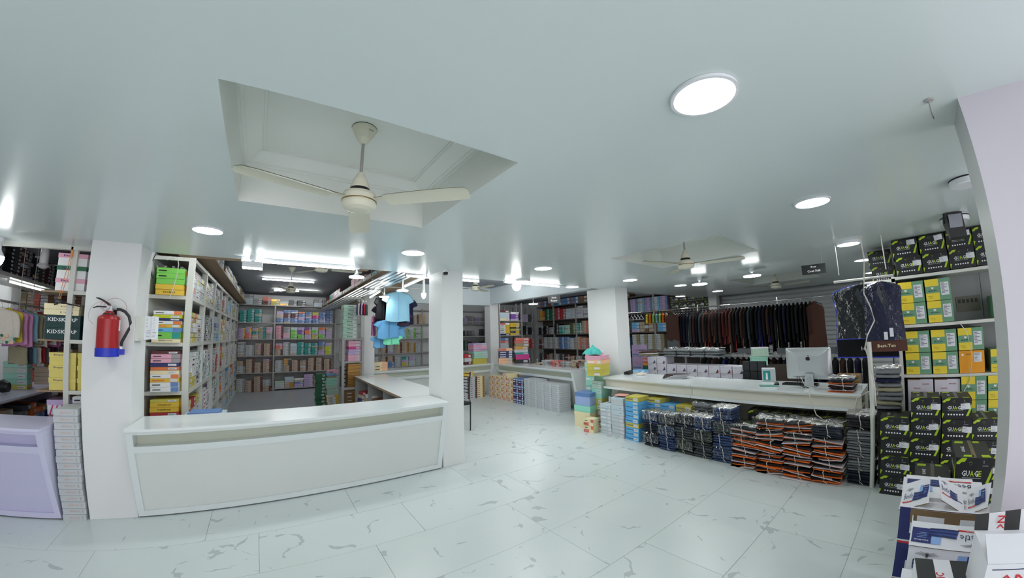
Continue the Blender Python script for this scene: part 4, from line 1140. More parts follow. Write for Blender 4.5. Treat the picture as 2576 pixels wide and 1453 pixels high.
def price_label(w, h, n=5):
    k = (w, h, n)
    if k not in LBL:
        g = MB(); g.box((-w / 2, -.0008, -h / 2), (w / 2, 0, h / 2), PAPER)
        r = random.Random(n)
        for i in range(n):
            z = h * (.38 - .72 * i / max(1, n - 1)); x0 = -w * .42; x1 = x0 + w * r.uniform(.3, .8)
            g.face([(x0, -.0014, z), (x1, -.0014, z), (x1, -.0014, z + h * .05), (x0, -.0014, z + h * .05)], mat('label_print', (110, 112, 120), .6))
        LBL[k] = g.mesh('price_label')
    return LBL[k]
def guage(label, loc, rz, w=.24, d=.36, h=.175, lab=(.34, .05), group='black and lime cartons'):
    o = link('printed_carton', guage_mesh(w, d, h), None, loc, rz)
    tag(o, label, 'carton', group)
    if lab:
        p = link('price_label', price_label(round(w * .32, 3), round(h * .28, 3), 4), o, (w * lab[0] * .95, -.0022, h * (.55 + lab[1])))
        p.rotation_euler = (0, random.uniform(-.1, .1), 0)
    return o
FX = -PI / 2
# on the top shelf at the right
T2 = 'on the high right shelf'
guage('black lime-trimmed carton, lower left ' + T2, (5.04, -.075, 2.042), FX, h=.19)
guage('black lime-trimmed carton, lower middle ' + T2, (5.04, -.325, 2.042), FX, h=.19)
guage('black lime-trimmed carton, lower right ' + T2, (5.03, -.575, 2.042), FX, h=.19)
guage('black lime-trimmed carton, upper left ' + T2, (5.05, -.06, 2.233), FX, h=.185, lab=(.28, .25))
guage('black lime-trimmed carton, upper middle ' + T2, (5.03, -.32, 2.233), FX, h=.185, lab=(.28, .25))
guage('black lime-trimmed carton, upper right ' + T2 + ' behind the floodlight', (5.03, -.575, 2.233), FX, h=.185, lab=(.3, .25))
guage('black lime-trimmed carton at the column edge, lower, ' + T2, (5.03, -.825, 2.042), FX, h=.19)
guage('black lime-trimmed carton at the column edge, upper, ' + T2, (5.03, -.825, 2.233), FX, h=.185)
guage('black lime-trimmed carton set back, lower, at the left end of the high shelf', (5.42, .19, 2.02), FX, h=.19, lab=None)
guage('black lime-trimmed carton set back, upper, at the left end of the high shelf', (5.42, .205, 2.212), FX, h=.185, lab=None)
# floor pile beside the column
for ci, (y, n, nm) in enumerate(((.15, 4, 'left'), (-.10, 5, 'second'), (-.35, 5, 'third'), (-.60, 4, 'right'))):
    for j in range(n):
        guage('black lime-trimmed carton, %s in the %s floor column' % ('bottom' if j == 0 else ('top' if j == n - 1 else ORD[j]), nm), (4.33 + random.uniform(-.02, .02), y + random.uniform(-.006, .006), j * .18), FX + random.uniform(-.04, .04), h=.178, lab=(.34 + random.uniform(-.05, .04), random.uniform(-.05, .08)))
guage('biggest and nearest black lime-trimmed carton beside the column', (3.38, -.40, .425), FX, w=.245, d=.46, h=.235, lab=None)
guage('large black carton directly below the biggest one', (3.38, -.40, .19), FX, w=.245, d=.46, h=.233, lab=None)
guage('large black carton at the foot of the biggest one', (3.38, -.40, .0), FX, w=.245, d=.46, h=.188, lab=None)
guage('black carton with dusty top left of the biggest one', (3.42, -.14, .24), FX, w=.24, d=.40, h=.235, lab=None)
guage('black carton under the dusty topped one', (3.42, -.14, .0), FX, w=.24, d=.40, h=.238, lab=None)
guage('black carton with dusty top just behind the open white flaps', (2.93, -.13, .21), FX, w=.24, d=.40, h=.24, lab=None)
guage('black carton on the floor behind the open white flaps', (2.93, -.13, .0), FX, w=.24, d=.40, h=.208, lab=None)
# black cartons under the billing counter, above the rail
j = 0
for i, y in enumerate((2.72, 2.46, 2.20)):
    guage('black carton above the coat rail, lower row, %s from the pillar' % NTH[i], (9.38, 5.1 - i * .0 - (2.72 - y) * .95, 2.14), FX, w=.235, d=.3, h=.19)
for i in range(5):
    for r in range(2):
        if r == 0 and i < 3:
            continue
        guage('black carton above the coat rail, %s row, %s from the left' % (['lower', 'upper'][r], NTH[i]), (9.38, 5.1 - i * .247, 2.14 + r * .195), FX, w=.235, d=.3, h=.19)
for i in range(4):
    for r in range(3):
        guage('black carton tucked under the counter, %s row, %s from the left' % (['bottom', 'middle', 'top'][r], NTH[i]), (4.80, 1.56 - i * .265, r * .195), FX, w=.25, d=.28, h=.19, lab=(.3, .2) if r == 2 and i in (0, 3) else None)
# yellow and green cartons
def multipli(label, loc, w=.235, d=.34, h=.215, rz=FX):
    k = ('m', w, d, h)
    if k not in CM:
        g = MB(); e = .0012; GR = mat('carton_green', (104, 150, 118), .5, noise=.06); YL = mat('carton_yellow', (226, 202, 52), .5, noise=.05)
        g.box((-w / 2, 0, 0), (w / 2, d, h), GR)
        def q(x0, z0, x1, z1, m):
            g.face([(-w / 2 + w * x0, -e, h * z0), (-w / 2 + w * x1, -e, h * z0), (-w / 2 + w * x1, -e, h * z1), (-w / 2 + w * x0, -e, h * z1)], m)
        q(0, .67, .54, 1, YL); q(0, 0, .54, .35, YL)
        text(g, 'MULTIPLI', (-w / 2 + w * .28, -.002, h * .43), (1, 0, 0), (0, 0, 1), h * .055, mat('dark_green_ink', (24, 60, 44), .5), w * .33)
        text(g, 'New &', (-w / 2 + w * .17, -.002, h * .18), (1, 0, 0), (0, 0, 1), h * .045, mat('brown_ink', (110, 84, 20), .5), bold=False)
        text(g, 'Trending', (-w / 2 + w * .19, -.002, h * .10), (1, 0, 0), (0, 0, 1), h * .045, mat('brown_ink', (110, 84, 20), .5), bold=False)
        g.face([(-w / 2 + w * (.28 + a), -.002, h * b) for a, b in ((-.05, .63), (-.05, .57), (0, .52), (.05, .57), (.05, .63), (0, .61))], WHITEINK)
        CM[k] = g.mesh('printed_carton')
    o = link('printed_carton', CM[k], None, loc, rz); tag(o, label, 'carton', 'yellow and green cartons')
    link('price_label', price_label(.075, .13, 8), o, (w * .27, -.0022, h * .52))
    return o
for r in range(2):
    for i in range(2):
        multipli('yellow and green carton, %s %s on the upper middle shelf' % (['lower', 'upper'][r], ['left', 'right'][i]), (5.05, -.062 - i * .25, 1.535 + r * .22))
for r in range(2):
    for i in range(3):
        if (r, i) == (0, 2):
            g = MB(); g.box((-.118, 0, 0), (.118, .34, .215), mat('carton_amber', (222, 148, 14), .5)); text(g, 'veeto', (-.03, -.002, .175), (1, 0, 0), (0, 0, 1), .013, mat('brown_ink', (110, 84, 20), .5))
            g.face([(-.085 + .012 * math.cos(a * .6283), -.0015, .178 + .012 * math.sin(a * .6283)) for a in range(10)], WHITEINK)
            o = obj('printed_carton', g, None, (5.05, -.565, 1.023), FX); tag(o, 'plain amber yellow carton at the right of the lower middle shelf', 'carton')
            link('price_label', price_label(.075, .09, 6), o, (.055, -.0015, .15)); continue
        multipli('yellow and green carton, %s row, %s on the lower middle shelf' % (['bottom', 'top'][r], ['left', 'middle', 'right'][i]), (5.05, -.068 - i * .25, 1.023 + r * .222))
multipli('yellow and green carton at the column edge, upper middle shelf', (5.05, -.92, 1.535))
multipli('yellow and green carton at the column edge, lower middle shelf', (5.05, -.86, 1.023))
multipli('yellow and green carton, left one on the low shelf by the column', (5.0, -.57, .77), h=.225)
multipli('yellow and green carton, right one on the low shelf by the column', (5.0, -.82, .77), h=.225)
multipli('yellow and green carton standing on the floor, left, by the column', (5.0, -.57, .54), h=.225)
multipli('yellow and green carton standing on the floor, right, by the column', (5.0, -.82, .54), h=.225)
for i in range(2):
    g = MB(); g.box((-.118, 0, 0), (.118, .34, .24), mat('carton_white', (208, 204, 214), .5)); text(g, 'Sparky', (-.03, -.002, .14), (1, 0, 0), (0, 0, 1), .022, mat('pinkish_ink', (190, 110, 130), .5)); text(g, 'BRANDED', (.05, -.002, .19), (1, 0, 0), (0, 0, 1), .01, mat('maroon_ink', (120, 40, 50), .5))
    g.box((-.12, -.002, .235), (-.0, .17, .243), CARDB)
    tag(obj('printed_carton', g, None, (5.03, -.075 - i * .25, .73), FX), 'white carton with faint pink lettering, %s one on the low shelf' % ['left', 'right'][i], 'carton', 'white cartons low on the right')
    g = MB(); g.box((-.118, 0, 0), (.118, .34, .205), mat('carton_white', (208, 204, 214), .5)); tag(obj('plain_carton', g, None, (5.03, -.075 - i * .25, .521), FX), 'plain white carton under the %s pink lettered one' % ['left', 'right'][i], 'carton')
# the shelving that holds them
t = thing('carton_shelf', 'white shelf unit carrying the cartons on the right, beside the column', 'shelf', (5.03, .075, 0), FX)
for z in (.52, 1.02, 1.53, 2.035):
    g = MB(); g.box((0, 0, z - .03), (1.75, .42, z), FRAMEW); obj('board', g, t)
g = MB(); g.box((-.035, .0, 0), (0, .42, 2.04), FRAMEW); obj('side_panel', g, t)
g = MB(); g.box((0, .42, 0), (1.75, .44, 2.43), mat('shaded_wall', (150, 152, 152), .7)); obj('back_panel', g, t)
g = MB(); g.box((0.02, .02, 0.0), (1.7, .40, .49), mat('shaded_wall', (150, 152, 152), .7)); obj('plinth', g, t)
for y in (0, .4):
    g = MB(); g.box((-.30, y, 1.985), (0, y + .02, 2.02), FRAMEW); obj('bracket_rail', g, t)
t = thing('switch_board', 'old dusty switchboard on the wall between the cartons', 'switch', (5.44, -.62, 1.62), FX)
SBM = mat('dusty_cream', (120, 116, 104), .7, noise=.15)
g = MB(); g.box((-.12, 0, 0), (.12, .03, .16), SBM); obj('plate', g, t)
for k in range(5):
    g = MB(); g.box((-.10 + k * .042, -.006, .09), (-.075 + k * .042, 0, .13), mat('dark_switch', (54, 52, 48), .6)); obj('switch', g, t)
g = MB(); g.tube([(0, 0, 0), (.01, 0, .2), (-.006, 0, .4), (.01, 0, .49)], .003, BLACKP, 5)
tag(obj('cable', g, None, (5.42, -.76, 1.54)), 'thin dark wire on the wall right of the switchboard', 'cable')
g = MB(); g.tube([(5.0, -.46, 1.53), (4.985, -.53, 1.42), (4.985, -.56, 1.2), (4.985, -.53, .95), (4.985, -.48, .87), (4.985, -.47, .83)], .004, STRING, 6)
tag(obj('pull_cord', g), 'pale cord dangling in front of the amber carton', 'cord')
t = thing('floodlight', 'black floodlight under the ceiling in front of the high cartons', 'lamp', (4.15, -.47, 2.33), -1.3)
g = MB(); g.box((-.02, .01, -.11), (.02, .08, .10), BLACKM); g.prism([(-.02, -.11), (.0, -.13), (.09, .03), (.07, .08), (-.0, .1)], 'x', -.07, .07, BLACKM); obj('housing', g, t)
g = MB(); g.face([(-.055, -.004, -.12), (.055, -.004, -.12), (.055, -.022, .08), (-.055, -.022, .08)], mat('lamp_glass', (96, 104, 116), .15)); obj('glass', g, t)
g = MB(); g.tube([(0, .04, .08), (.0, .04, .107)], .01, BLACKM, 6); g.tube([(-.07, .04, .02), (-.07, .04, .1), (.07, .04, .1), (.07, .04, .02)], .006, BLACKM, 6); obj('bracket', g, t)
t = thing('ceiling_hook', 'bare metal hook hanging from the ceiling near the right column', 'hook', (1.86, -.235, ZC))
g = MB(); g.lathe([(.022, 0), (.018, -.006), (.001, -.008)], (0, 0, 0), STEELG, 12); obj('plate', g, t)
g = MB(); g.tube([(0, 0, -.005), (.03, 0, -.03), (.035, 0, -.06), (.03, 0, -.075)], .004, STEELG, 6); obj('rod', g, t)
# garment bags hung at the right
def garment_cover(label, loc, rz, w, h, body, edge, band, word, wc, bh, seed):
    t = thing('garment_cover', label, 'garment bag', loc, rz)
    g = MB(); g.tube([(0, 0, .0), (.012, 0, .025), (0, 0, .04), (-.012, 0, .028)], .0025, CHROME, 5); g.tube([(0, 0, 0), (0, 0, -.03)], .0025, CHROME, 5); obj('hanger_hook', g, t)
    rnd = random.Random(seed)
    out = [(-.08, -.03), (-.30, -.07), (-.46, -.13), (-.50, -.2), (-.47, -.28), (-.44, -.5), (-.46, -.75), (-.48, -1.0)]
    rows = []
    for xf, zf in out:
        r = []
        for k in range(9):
            f = k / 8
            x = xf * w + (-2 * xf * w) * f
            r.append((x, -.035 * math.sin(PI * f) * (1 + .5 * math.sin(9 * f + zf * 5)) - .01, zf * h))
        rows.append(r)
    g = MB(); g.grid(rows, fabric(body), True); g.grid([[(p[0], .03 * math.sin(PI * i_ / 8) + .0, p[2]) for i_, p in enumerate(r)] for r in rows], fabric(body), True); obj('jacket', g, t)
    # notched lapels of the jacket inside
    g = MB(); g.face([(-.05 * w, -.052, -.08 * h), (-.16 * w, -.05, -.30 * h), (-.02 * w, -.056, -.62 * h), (.0, -.056, -.62 * h), (.0, -.054, -.2 * h)], fabric('greydenim')); g.face([(.05 * w, -.052, -.08 * h), (.0, -.054, -.2 * h), (.0, -.056, -.62 * h), (.02 * w, -.056, -.62 * h), (.16 * w, -.05, -.30 * h)], fabric('darkdenim')); obj('lapel', g, t)
    g = MB(); g.grid([[(p[0] * 1.03 + rnd.uniform(-.004, .004), p[1] * 1.15 - .02 - rnd.uniform(0, .012), p[2]) for p in r] for r in rows], BAGL, True); obj('clear_cover', g, t)
    z0 = -h * 1.0; g = MB(); g.box((-.49 * w, -.03, z0 - bh), (.49 * w, .025, z0), fabric(band)); pb = obj('bottom_band', g, t)
    if word:
        g = MB(); text(g, word, (0, -.0315, z0 - bh * .62), (1, 0, 0), (0, 0, 1), bh * .3 if len(word) > 6 else bh * .2, wc); obj('lettering', g, pb)
    if edge:
        pc = mat('edging_' + edge, (44, 60, 190), .5); L1 = [(x * w * 1.03, -.02, z * h) for x, z in out] + [(-.5 * w, -.02, z0 - bh)]
        pts = L1 + [(-p[0], p[1], p[2]) for p in L1[::-1]]
        g = MB(); g.tube(pts, .007, pc, 6); g.tube([(-.49 * w, -.032, z0), (.49 * w, -.032, z0)], .006, pc, 6); g.tube([(-.5 * w, -.03, z0 - bh), (.5 * w, -.03, z0 - bh)], .006, pc, 6); obj('edging', g, t)
    else:
        g = MB(); g.box((.1 * w, -.06, -h * .80), (.19 * w, -.058, -h * .94), PAPER); g.box((-.04 * w, -.062, -h * .86), (.05 * w, -.06, -h * .985), PAPER); obj('swing_tag', g, t)
    return t
garment_cover('clear garment cover with blue edging and black band, number 16 18', (4.66, .375, 1.985), FX - .1, .56, .56, 'coal', 'blue', 'black', '16 18', WHITEINK, .185, 3)
garment_cover('clear suit cover over a navy jacket with brown band and cream lettering', (4.54, .20, 1.985), FX + .05, .36, .58, 'navy', None, 'choc', 'Best-Ten', mat('cream_ink', (216, 204, 160), .5), .105, 4)
t = rail('support_pole', 'white square pole standing at the end of the billing counter', (4.45, .345, 0), (4.45, .345, 1.40), .022, m=FRAMEW)
rail('cover_rail', 'short white rail above the garment covers', (4.62, .62, 2.02), (4.62, .08, 2.02), .014, posts=(.1, .9), m=FRAMEW, up=ZC)
g = MB(); g.tube([(4.40, .30, 2.42), (4.36, .295, 2.2), (4.34, .32, 1.98), (4.33, .335, 1.86), (4.31, .29, 1.72), (4.31, .27, 1.6), (4.31, .34, 1.47), (4.32, .37, 1.36), (4.36, .34, 1.2), (4.40, .315, 1.0), (4.41, .31, .80)], .006, mat('cable_white', (206, 202, 190), .5), 7)
tag(obj('cable', g), 'long white cable hanging from the ceiling light past the covers', 'cable')
g = MB(); g.tube([(4.96, 1.0, .865), (4.74, .98, .862), (4.70, .96, .80), (4.68, .9, .62), (4.66, .8, .56), (4.68, .62, .57), (4.68, .54, .64), (4.70, .5, .82), (4.62, .42, .88), (4.44, .37, .93)], .0055, mat('cable_white', (206, 202, 190), .5), 7)
tag(obj('cable', g), 'white cable looping down over the billing counter front', 'cable')

# ================================================================== STACKS AT THE BILLING COUNTER
PP_ = 'in the pile at the left end of the billing counter'
def lidbox(label, loc, rz, w, d, h, body, lid, word=None, wm=INK, lh=.3, cat='box', name='lidded_box'):
    t = thing(name, label, cat, loc, rz)
    g = MB(); g.box((-w / 2 + .004, .004, 0), (w / 2 - .004, d - .004, h - .004), card(body)); b = obj('body', g, t)
    g = MB(); g.box((-w / 2, 0, h * (1 - lh)), (w / 2, d, h), card(lid)); l = obj('lid', g, t)
    if word:
        g = MB(); text(g, word, (-w * .1, -.0015, h * (1 - lh * .72)), (1, 0, 0), (0, 0, 1), h * lh * .42, wm, w * .42); obj('lettering', g, l)
    return t
lidbox('big cream lidded carton on the floor at the left of the pile', (4.50, 4.24, 0), FX + .1, .33, .30, .26, 'cream', 'cream', lh=.18)
lidbox('mint green lid box on top of the cream carton', (4.50, 4.23, .262), FX + .1, .34, .30, .105, 'aqua', 'aqua', lh=.8)
lidbox('periwinkle blue lidded box on top of the mint one', (4.51, 4.23, .369), FX + .12, .31, .27, .215, 'periwinkle', 'blue', lh=.3)
o = stack('in the low floral pile on the floor', (4.34, 3.95, 0), [('cream', .055, 'half', 'coral'), ('cream', .055, 'edge', 'orange'), ('cream', .055, 'half', 'coral'), ('cream', .055, 'edge', 'coral')], .18, .17, rz=FX + .15, name='small_gift_box')
w_ = .17
stack('in the tall mint column by the pillar', (4.80, 4.30, 0), [('cream', .12)] * 4 + [('magenta' if False else 'hotpink', .1, 'strip', 'pink')] + [('mint', .083, 'strip', 'white'), ('mint', .083)] * 3 + [('lilac', .1, 'lid', 'pink'), ('pink', .09, 'lid', 'white')], .19, .30, rz=FX + .06, name='shoe_box', jit=.008)
stack('in the tall right column by the pillar', (4.70, 4.07, 0), [('khaki', .10)] * 3 + [('mustard', .09, 'label'), ('mustard', .09), ('mint', .08, 'lid', 'mint'), ('mint', .085), ('sage', .085), ('sage', .05)], .20, .30, rz=FX + .06, name='shoe_box', jit=.008)
stack('resting across the counter end by the pillar', (4.60, 4.02, .875), [('mustard', .10, 'lidlabel'), ('mustard', .10, 'lidlabel'), ('peach', .07, 'strip', 'white'), ('pink', .07, 'lid', 'pink')], .27, .34, rz=FX + .25, name='shoe_box', jit=.008)
# teal cloth
g = MB(); rnd = random.Random(5); rows = []
for i in range(11):
    r = []
    for k in range(16):
        a = 2 * PI * k / 16; f = i / 10
        rad = (1 - f ** 1.6) * (.16 + .03 * math.sin(3 * a + 1) + .02 * math.sin(7 * a)) + .002
        zz = .135 * f ** .8 * (1 + .25 * math.sin(2 * a)) + .018 * math.sin(5 * a + 6 * f)
        r.append((rad * math.cos(a) * .8, rad * math.sin(a) * 1.1, max(.0, zz)))
    rows.append(r)
g.grid(rows, mat('teal_cloth', (64, 176, 168), .55, noise=.3, nscale=8, bump=.4, bscale=12), True, True)
tag(obj('crumpled_cloth', g, None, (4.72, 4.14, 1.225)), 'crumpled teal cloth on top of the pastel shoe boxes', 'cloth')
# floor stacks
GP = 'boxes stacked in front of the billing counter'
pl_ = ('iceblue', .06, 'strip', 'white'); pw = ('lightgrey', .058, 'strip', 'iceblue')
stack('in the first pale column by the billing counter', (4.46, 3.69, 0), [pw, pw, pl_, pw, pl_, pw, pl_, ('iceblue', .062, 'label')], .21, .27, rz=FX, name='garment_box', jit=.006)
stack('in the second pale column by the billing counter', (4.45, 3.455, 0), [pw, pw, pw, pw, pw, ('lightgrey', .045, 'strip', 'iceblue'), ('iceblue', .085, 'label'), ('iceblue', .07, 'label'), ('lightgrey', .11, 'lid', 'iceblue')], .23, .27, rz=FX, name='garment_box', jit=.006)
g = MB(); g.box((-.09, .0, 0), (.09, .2, .003), mat('salmon_print', (232, 160, 150), .5)); tag(obj('printed_sheet', g, None, (4.50, 3.45, .623), FX + .2), 'salmon picture sheet on top of the second pale column', 'paper')
g = MB(); g.lathe([(.001, 0), (.028, 0), (.028, .09), (.001, .09)], (0, 0, 0), CHROME, 20); tag(obj('tin_can', g, None, (4.62, 3.72, .485)), 'small chrome tin standing on the first pale column', 'tin')
bl = ('sky', .066, 'label', 'white', 'Natural'); ye = ('mustard', .066, 'label', 'white', 'Natural')
def nword(z, y, s_, n, x=4.448):
    pass
CB = [(3.19, 4.45, [bl, bl, bl, ye, bl, bl, bl, bl, ('sky', .05), ye]), (2.965, 4.68, [bl, bl, bl, bl, bl, bl, ye, bl, bl, ye]), (2.735, 4.68, [bl, bl, bl, bl, bl, bl, bl, bl, bl]), (2.50, 4.68, [bl, bl, bl, bl, bl, bl, bl, ('green', .06), ('mustard', .085, 'label', 'white', 'Natural')])]
for i, (y, x_, rows_) in enumerate(CB):
    stack('in the %s blue column by the billing counter' % ['left', 'second', 'third', 'fourth'][i], (x_, y, 0), [(r[0], r[1] * (.93 if i else 1)) + tuple(r[2:]) for r in rows_], .225, .27, rz=FX, name='undershirt_box', jit=.005)
# behind the counter: white cartons on a bench
g = MB(); g.box((6.1, 1.9, .0), (6.6, 3.98, .70), LAMF); g.box((6.07, 1.88, .70), (6.62, 4.0, .725), LAMW); tag(obj('low_bench', g), 'low white bench behind the billing counter under the white cartons', 'bench')
WC = mat('carton_offwhite', (206, 204, 216), .5)
g = MB(); g.box((-.094, 0, 0), (.094, .3, .122), WC); text(g, 'Softwear', (-.045, -.0015, .092), (1, 0, 0), (0, 0, 1), .011, mat('red_ink', (170, 50, 60), .5), bold=False)
for (x, z, w2, h2, c) in ((.055, .035, .022, .06, 'navy'), (.075, .03, .016, .045, 'coral'), (.035, .02, .02, .035, 'black')):
    g.face([(x - w2 / 2, -.0012, z - h2 / 2), (x + w2 / 2, -.0012, z - h2 / 2 + .008), (x + w2 / 3, -.0012, z + h2 / 2), (x - w2 / 3, -.0012, z + h2 / 2 - .01)], card(c))
wcm = g.mesh('white_carton')
for r in range(3):
    for i in range(9):
        if r == 2 and i > 1:
            continue
        tag(link('white_carton', wcm, None, (6.1 + random.uniform(0, .015), 3.86 - i * .2, .726 + r * .125), FX + random.uniform(-.03, .03)), 'off-white carton, %s row, %s from the left behind the counter' % (['bottom', 'middle', 'top'][r], NTH[i]), 'carton', 'off-white cartons behind the counter')
def picbox(label, loc, rz, w, d, h, c, word, wc, face='iceblue'):
    g = MB(); g.box((-w / 2, 0, 0), (w / 2, d, h), card(c)); g.face([(-w * .45, -.001, h * .1), (w * .45, -.001, h * .1), (w * .45, -.001, h * .2), (-w * .45, -.001, h * .2)], card('blue'))
    if word:
        text(g, word, (0, -.0016, h * .5), (1, 0, 0), (0, 0, 1), h * .12, wc)
    return tag(obj('tall_box', g, None, loc, rz), label, 'box')
for k in range(3):
    picbox('sky blue tall carton, %s in the column right of the pillar' % ['bottom', 'middle', 'top'][k], (6.62, 4.56, [0, .78, 1.06][k]), FX, .22, .25, [.775, .275, .24][k], 'lilac' if k else 'iceblue', 'CICI', mat('pink_ink', (214, 90, 140), .5))
stack('right of the tall sky blue cartons', (6.2, 4.02, .0), [('khaki', .12)] * 6 + [('sky', .05), ('brown', .07), ('forest', .075, 'label'), ('orange', .07, 'strip', 'yellow'), ('coral', .08, 'strip', 'pink')], .22, .28, rz=FX, name='garment_box', jit=.01)
bundle('shirt in crackly clear wrap thrown over the box pile', (6.22, 4.02, 1.105), FX + .4, .36, .25, .09, ['khakif', 'creamf', 'choc'], seed=77, string=False, name='wrapped_shirt', cat='shirt')
# items on the counter
for k in range(5):
    g = MB(); g.box((-.15, -.11, 0), (.15, .11, .012), mat('binder_black', (34, 28, 32), .4) if k != 3 else mat('binder_maroon', (88, 40, 46), .4)); g.box((-.15, -.112, .002), (.15, -.108, .010), PAPER)
    tag(obj('binder', g, None, (5.20 + k * .02, 2.93 - k * .012, .851 + k * .0125), FX + .5 + k * .13), '%s %s ring binder in the pile on the billing counter' % (['bottom', 'second', 'middle', 'fourth', 'top'][k], 'maroon' if k == 3 else 'black'), 'binder')
g = MB(); g.box((-.10, -.05, 0), (.10, .05, .045), BLACKP); g.tube([(-.1, 0, .04), (.1, 0, .04)], .02, BLACKP, 8); tag(obj('pouch', g, None, (5.34, 3.86, .851), .3), 'black pouch beside the pillar on the billing counter', 'pouch')
g = MB(); g.grid([[(.13 * f * math.cos(a * PI / 8) * (1 + .1 * math.sin(3 * a)), .09 * f * math.sin(a * PI / 8), .035 * (1 - f) + .006 * math.sin(a * 2)+.006) for a in range(16)] for f in (.02, .4, .8, 1.0)], fabric('creamf'), True, True); tag(obj('folded_cloth', g, None, (5.38, 3.62, .851), .2), 'small cream cloth lying next to the black pouch', 'cloth')
stack('lying on the counter next to the cream cloth', (5.45, 3.72, .851), [('lightgrey', .03), ('sky', .035, 'strip', 'white')], .24, .16, rz=FX + .2, name='garment_box')
# computer
t = thing('desktop_computer', 'silver all-in-one computer seen from behind on the billing counter', 'computer', (5.12, 1.04, .851), FX + .03)
SIL = mat('computer_silver', (196, 200, 202), .32, .55)
g = MB()
def rr(w, h, r, n=5):
    P = []
    for cx, cz, a0 in ((w / 2 - r, r, -90), (w / 2 - r, h - r, 0), (-w / 2 + r, h - r, 90), (-w / 2 + r, r, 180)):
        for k in range(n + 1):
            a = math.radians(a0 + 90 * k / n); P.append((cx + r * math.cos(a), cz + r * math.sin(a)))
    return P
o_ = rr(.50, .375, .018)
Z0 = .095
g.grid([[(x * s_, y_, Z0 + .1875 + (z - .1875) * s_) for x, z in o_] for s_, y_ in ((1, .012), (1, .0), (.985, -.006), (.8, -.022), (.45, -.034))], SIL, True, True)
g.face([(x * .45, -.034, Z0 + .1875 + (z - .1875) * .45) for x, z in o_], SIL)
g.face([(x, .012, Z0 + z) for x, z in o_][::-1], mat('screen_black', (12, 13, 16), .1))
obj('display_housing', g, t)
g = MB(); g.prism([(-.055, .0), (.055, .0), (.046, .165), (.0, .168), (-.038, .165)], 'y', -.052, -.044, SIL); g.box((-.055, -.05, 0), (.055, .09, .008), SIL); obj('stand', g, t)
g = MB(); g.lathe([(.019, 0), (.021, .001), (.021, .003), (.019, .003)], (0, 0, 0), mat('hole_ring', (150, 152, 154), .3, .6), 24)
ho = obj('cable_hole', g, t, (0.005, -.053, .105)); ho.rotation_euler = (PI / 2, 0, 0)
g = MB(); A = []
for k in range(28):
    a = 2 * PI * k / 28; r = .026 * (1 + .06 * math.cos(2 * a)); x, z = r * math.cos(a) * .92, r * math.sin(a)
    z -= .004 * math.exp(-((x) / .006) ** 2) * (1 if z > 0 else -.8)
    bx_, bz_ = .030, .006; d_ = math.hypot(x - bx_, z - bz_)
    if d_ < .013:
        x, z = bx_ + (x - bx_) * .013 / d_, bz_ + (z - bz_) * .013 / d_
    A.append((x, -.0365, z))
g.face(A, INK); g.face([(.002 + .009 * math.cos(a) * .5 + .002, -.0365, .036 + .011 * math.sin(a)) for a in [PI * k / 5 for k in range(10)]], INK)
lo = obj('fruit_emblem', g, t, (.0, 0, Z0 + .245))
g = MB()
for k in range(9):
    g.box((-.17 + k * .014, -.0285, Z0 + .028), (-.162 + k * .014, -.026, Z0 + .033), INK)
obj('port_row', g, t)
for k in range(3):
    g = MB(); g.tube([(-.13 + k * .022, -.03, Z0 + .03), (-.13 + k * .03, -.05, Z0 - .02), (-.10 + k * .03, -.06, .02), (-.04 + k * .04, -.09, .004)], .0035, BLACKP if k < 2 else PLASTIC, 6); obj('cable', g, t)
g = MB()
g.box((-.2, -.07, 0), (.2, .07, .018), BLACKP)
for r in range(4):
    for k in range(12):
        g.box((-.19 + k * .032, -.06 + r * .03, .018), (-.163 + k * .032, -.036 + r * .03, .023), BLACKM)
tag(obj('keyboard', g, None, (5.28, 1.18, .851), FX), 'black keyboard behind the silver computer', 'keyboard')
g = MB(); g.lathe([(.001, .034), (.02, .031), (.032, .018), (.034, .0)], (0, 0, 0), BLACKP, 16); o = tag(obj('mouse', g, None, (5.18, 1.44, .851)), 'black computer mouse left of the keyboard', 'mouse'); o.scale = (1.3, .9, 1)
g = MB(); g.box((-.11, -.09, 0), (.11, .09, .002), mat('mouse_mat', (88, 140, 128), .6)); tag(obj('mouse_mat', g, None, (5.06, 1.50, .8505), FX + .4), 'green printed mat lying under the mouse cable', 'mat')
bundle('orange, white and black pack tied up on the billing counter by the computer', (4.82, .67, .851), FX - .05, .25, .3, .135, ['orange', 'paper', 'coal', 'wine', 'coal', 'paper', 'orange', 'darkdenim', 'darkdenim'], seed=66, sheet=True, name='garment_bundle')
g = MB(); g.box((-.06, -.05, 0), (.06, .05, .05), PLASTIC); g.box((-.045, -.04, .05), (.045, .04, .058), PLASTIC); tag(obj('receipt_printer', g, None, (5.08, .55, .851), FX), 'small white printer at the right end of the billing counter', 'printer')
stack('behind the right end of the billing counter', (5.75, .72, .62), [('gold', .1, 'band', 'khaki'), ('gold', .1, 'band', 'khaki'), ('gold', .1, 'band', 'khaki')], .28, .3, rz=FX, name='tan_carton')
g = MB(); g.box((5.74, .3, 0), (6.15, 1.0, .618), mat('dark_wood', (60, 50, 44), .6)); tag(obj('side_table', g), 'dark low table behind the right end of the counter', 'table')
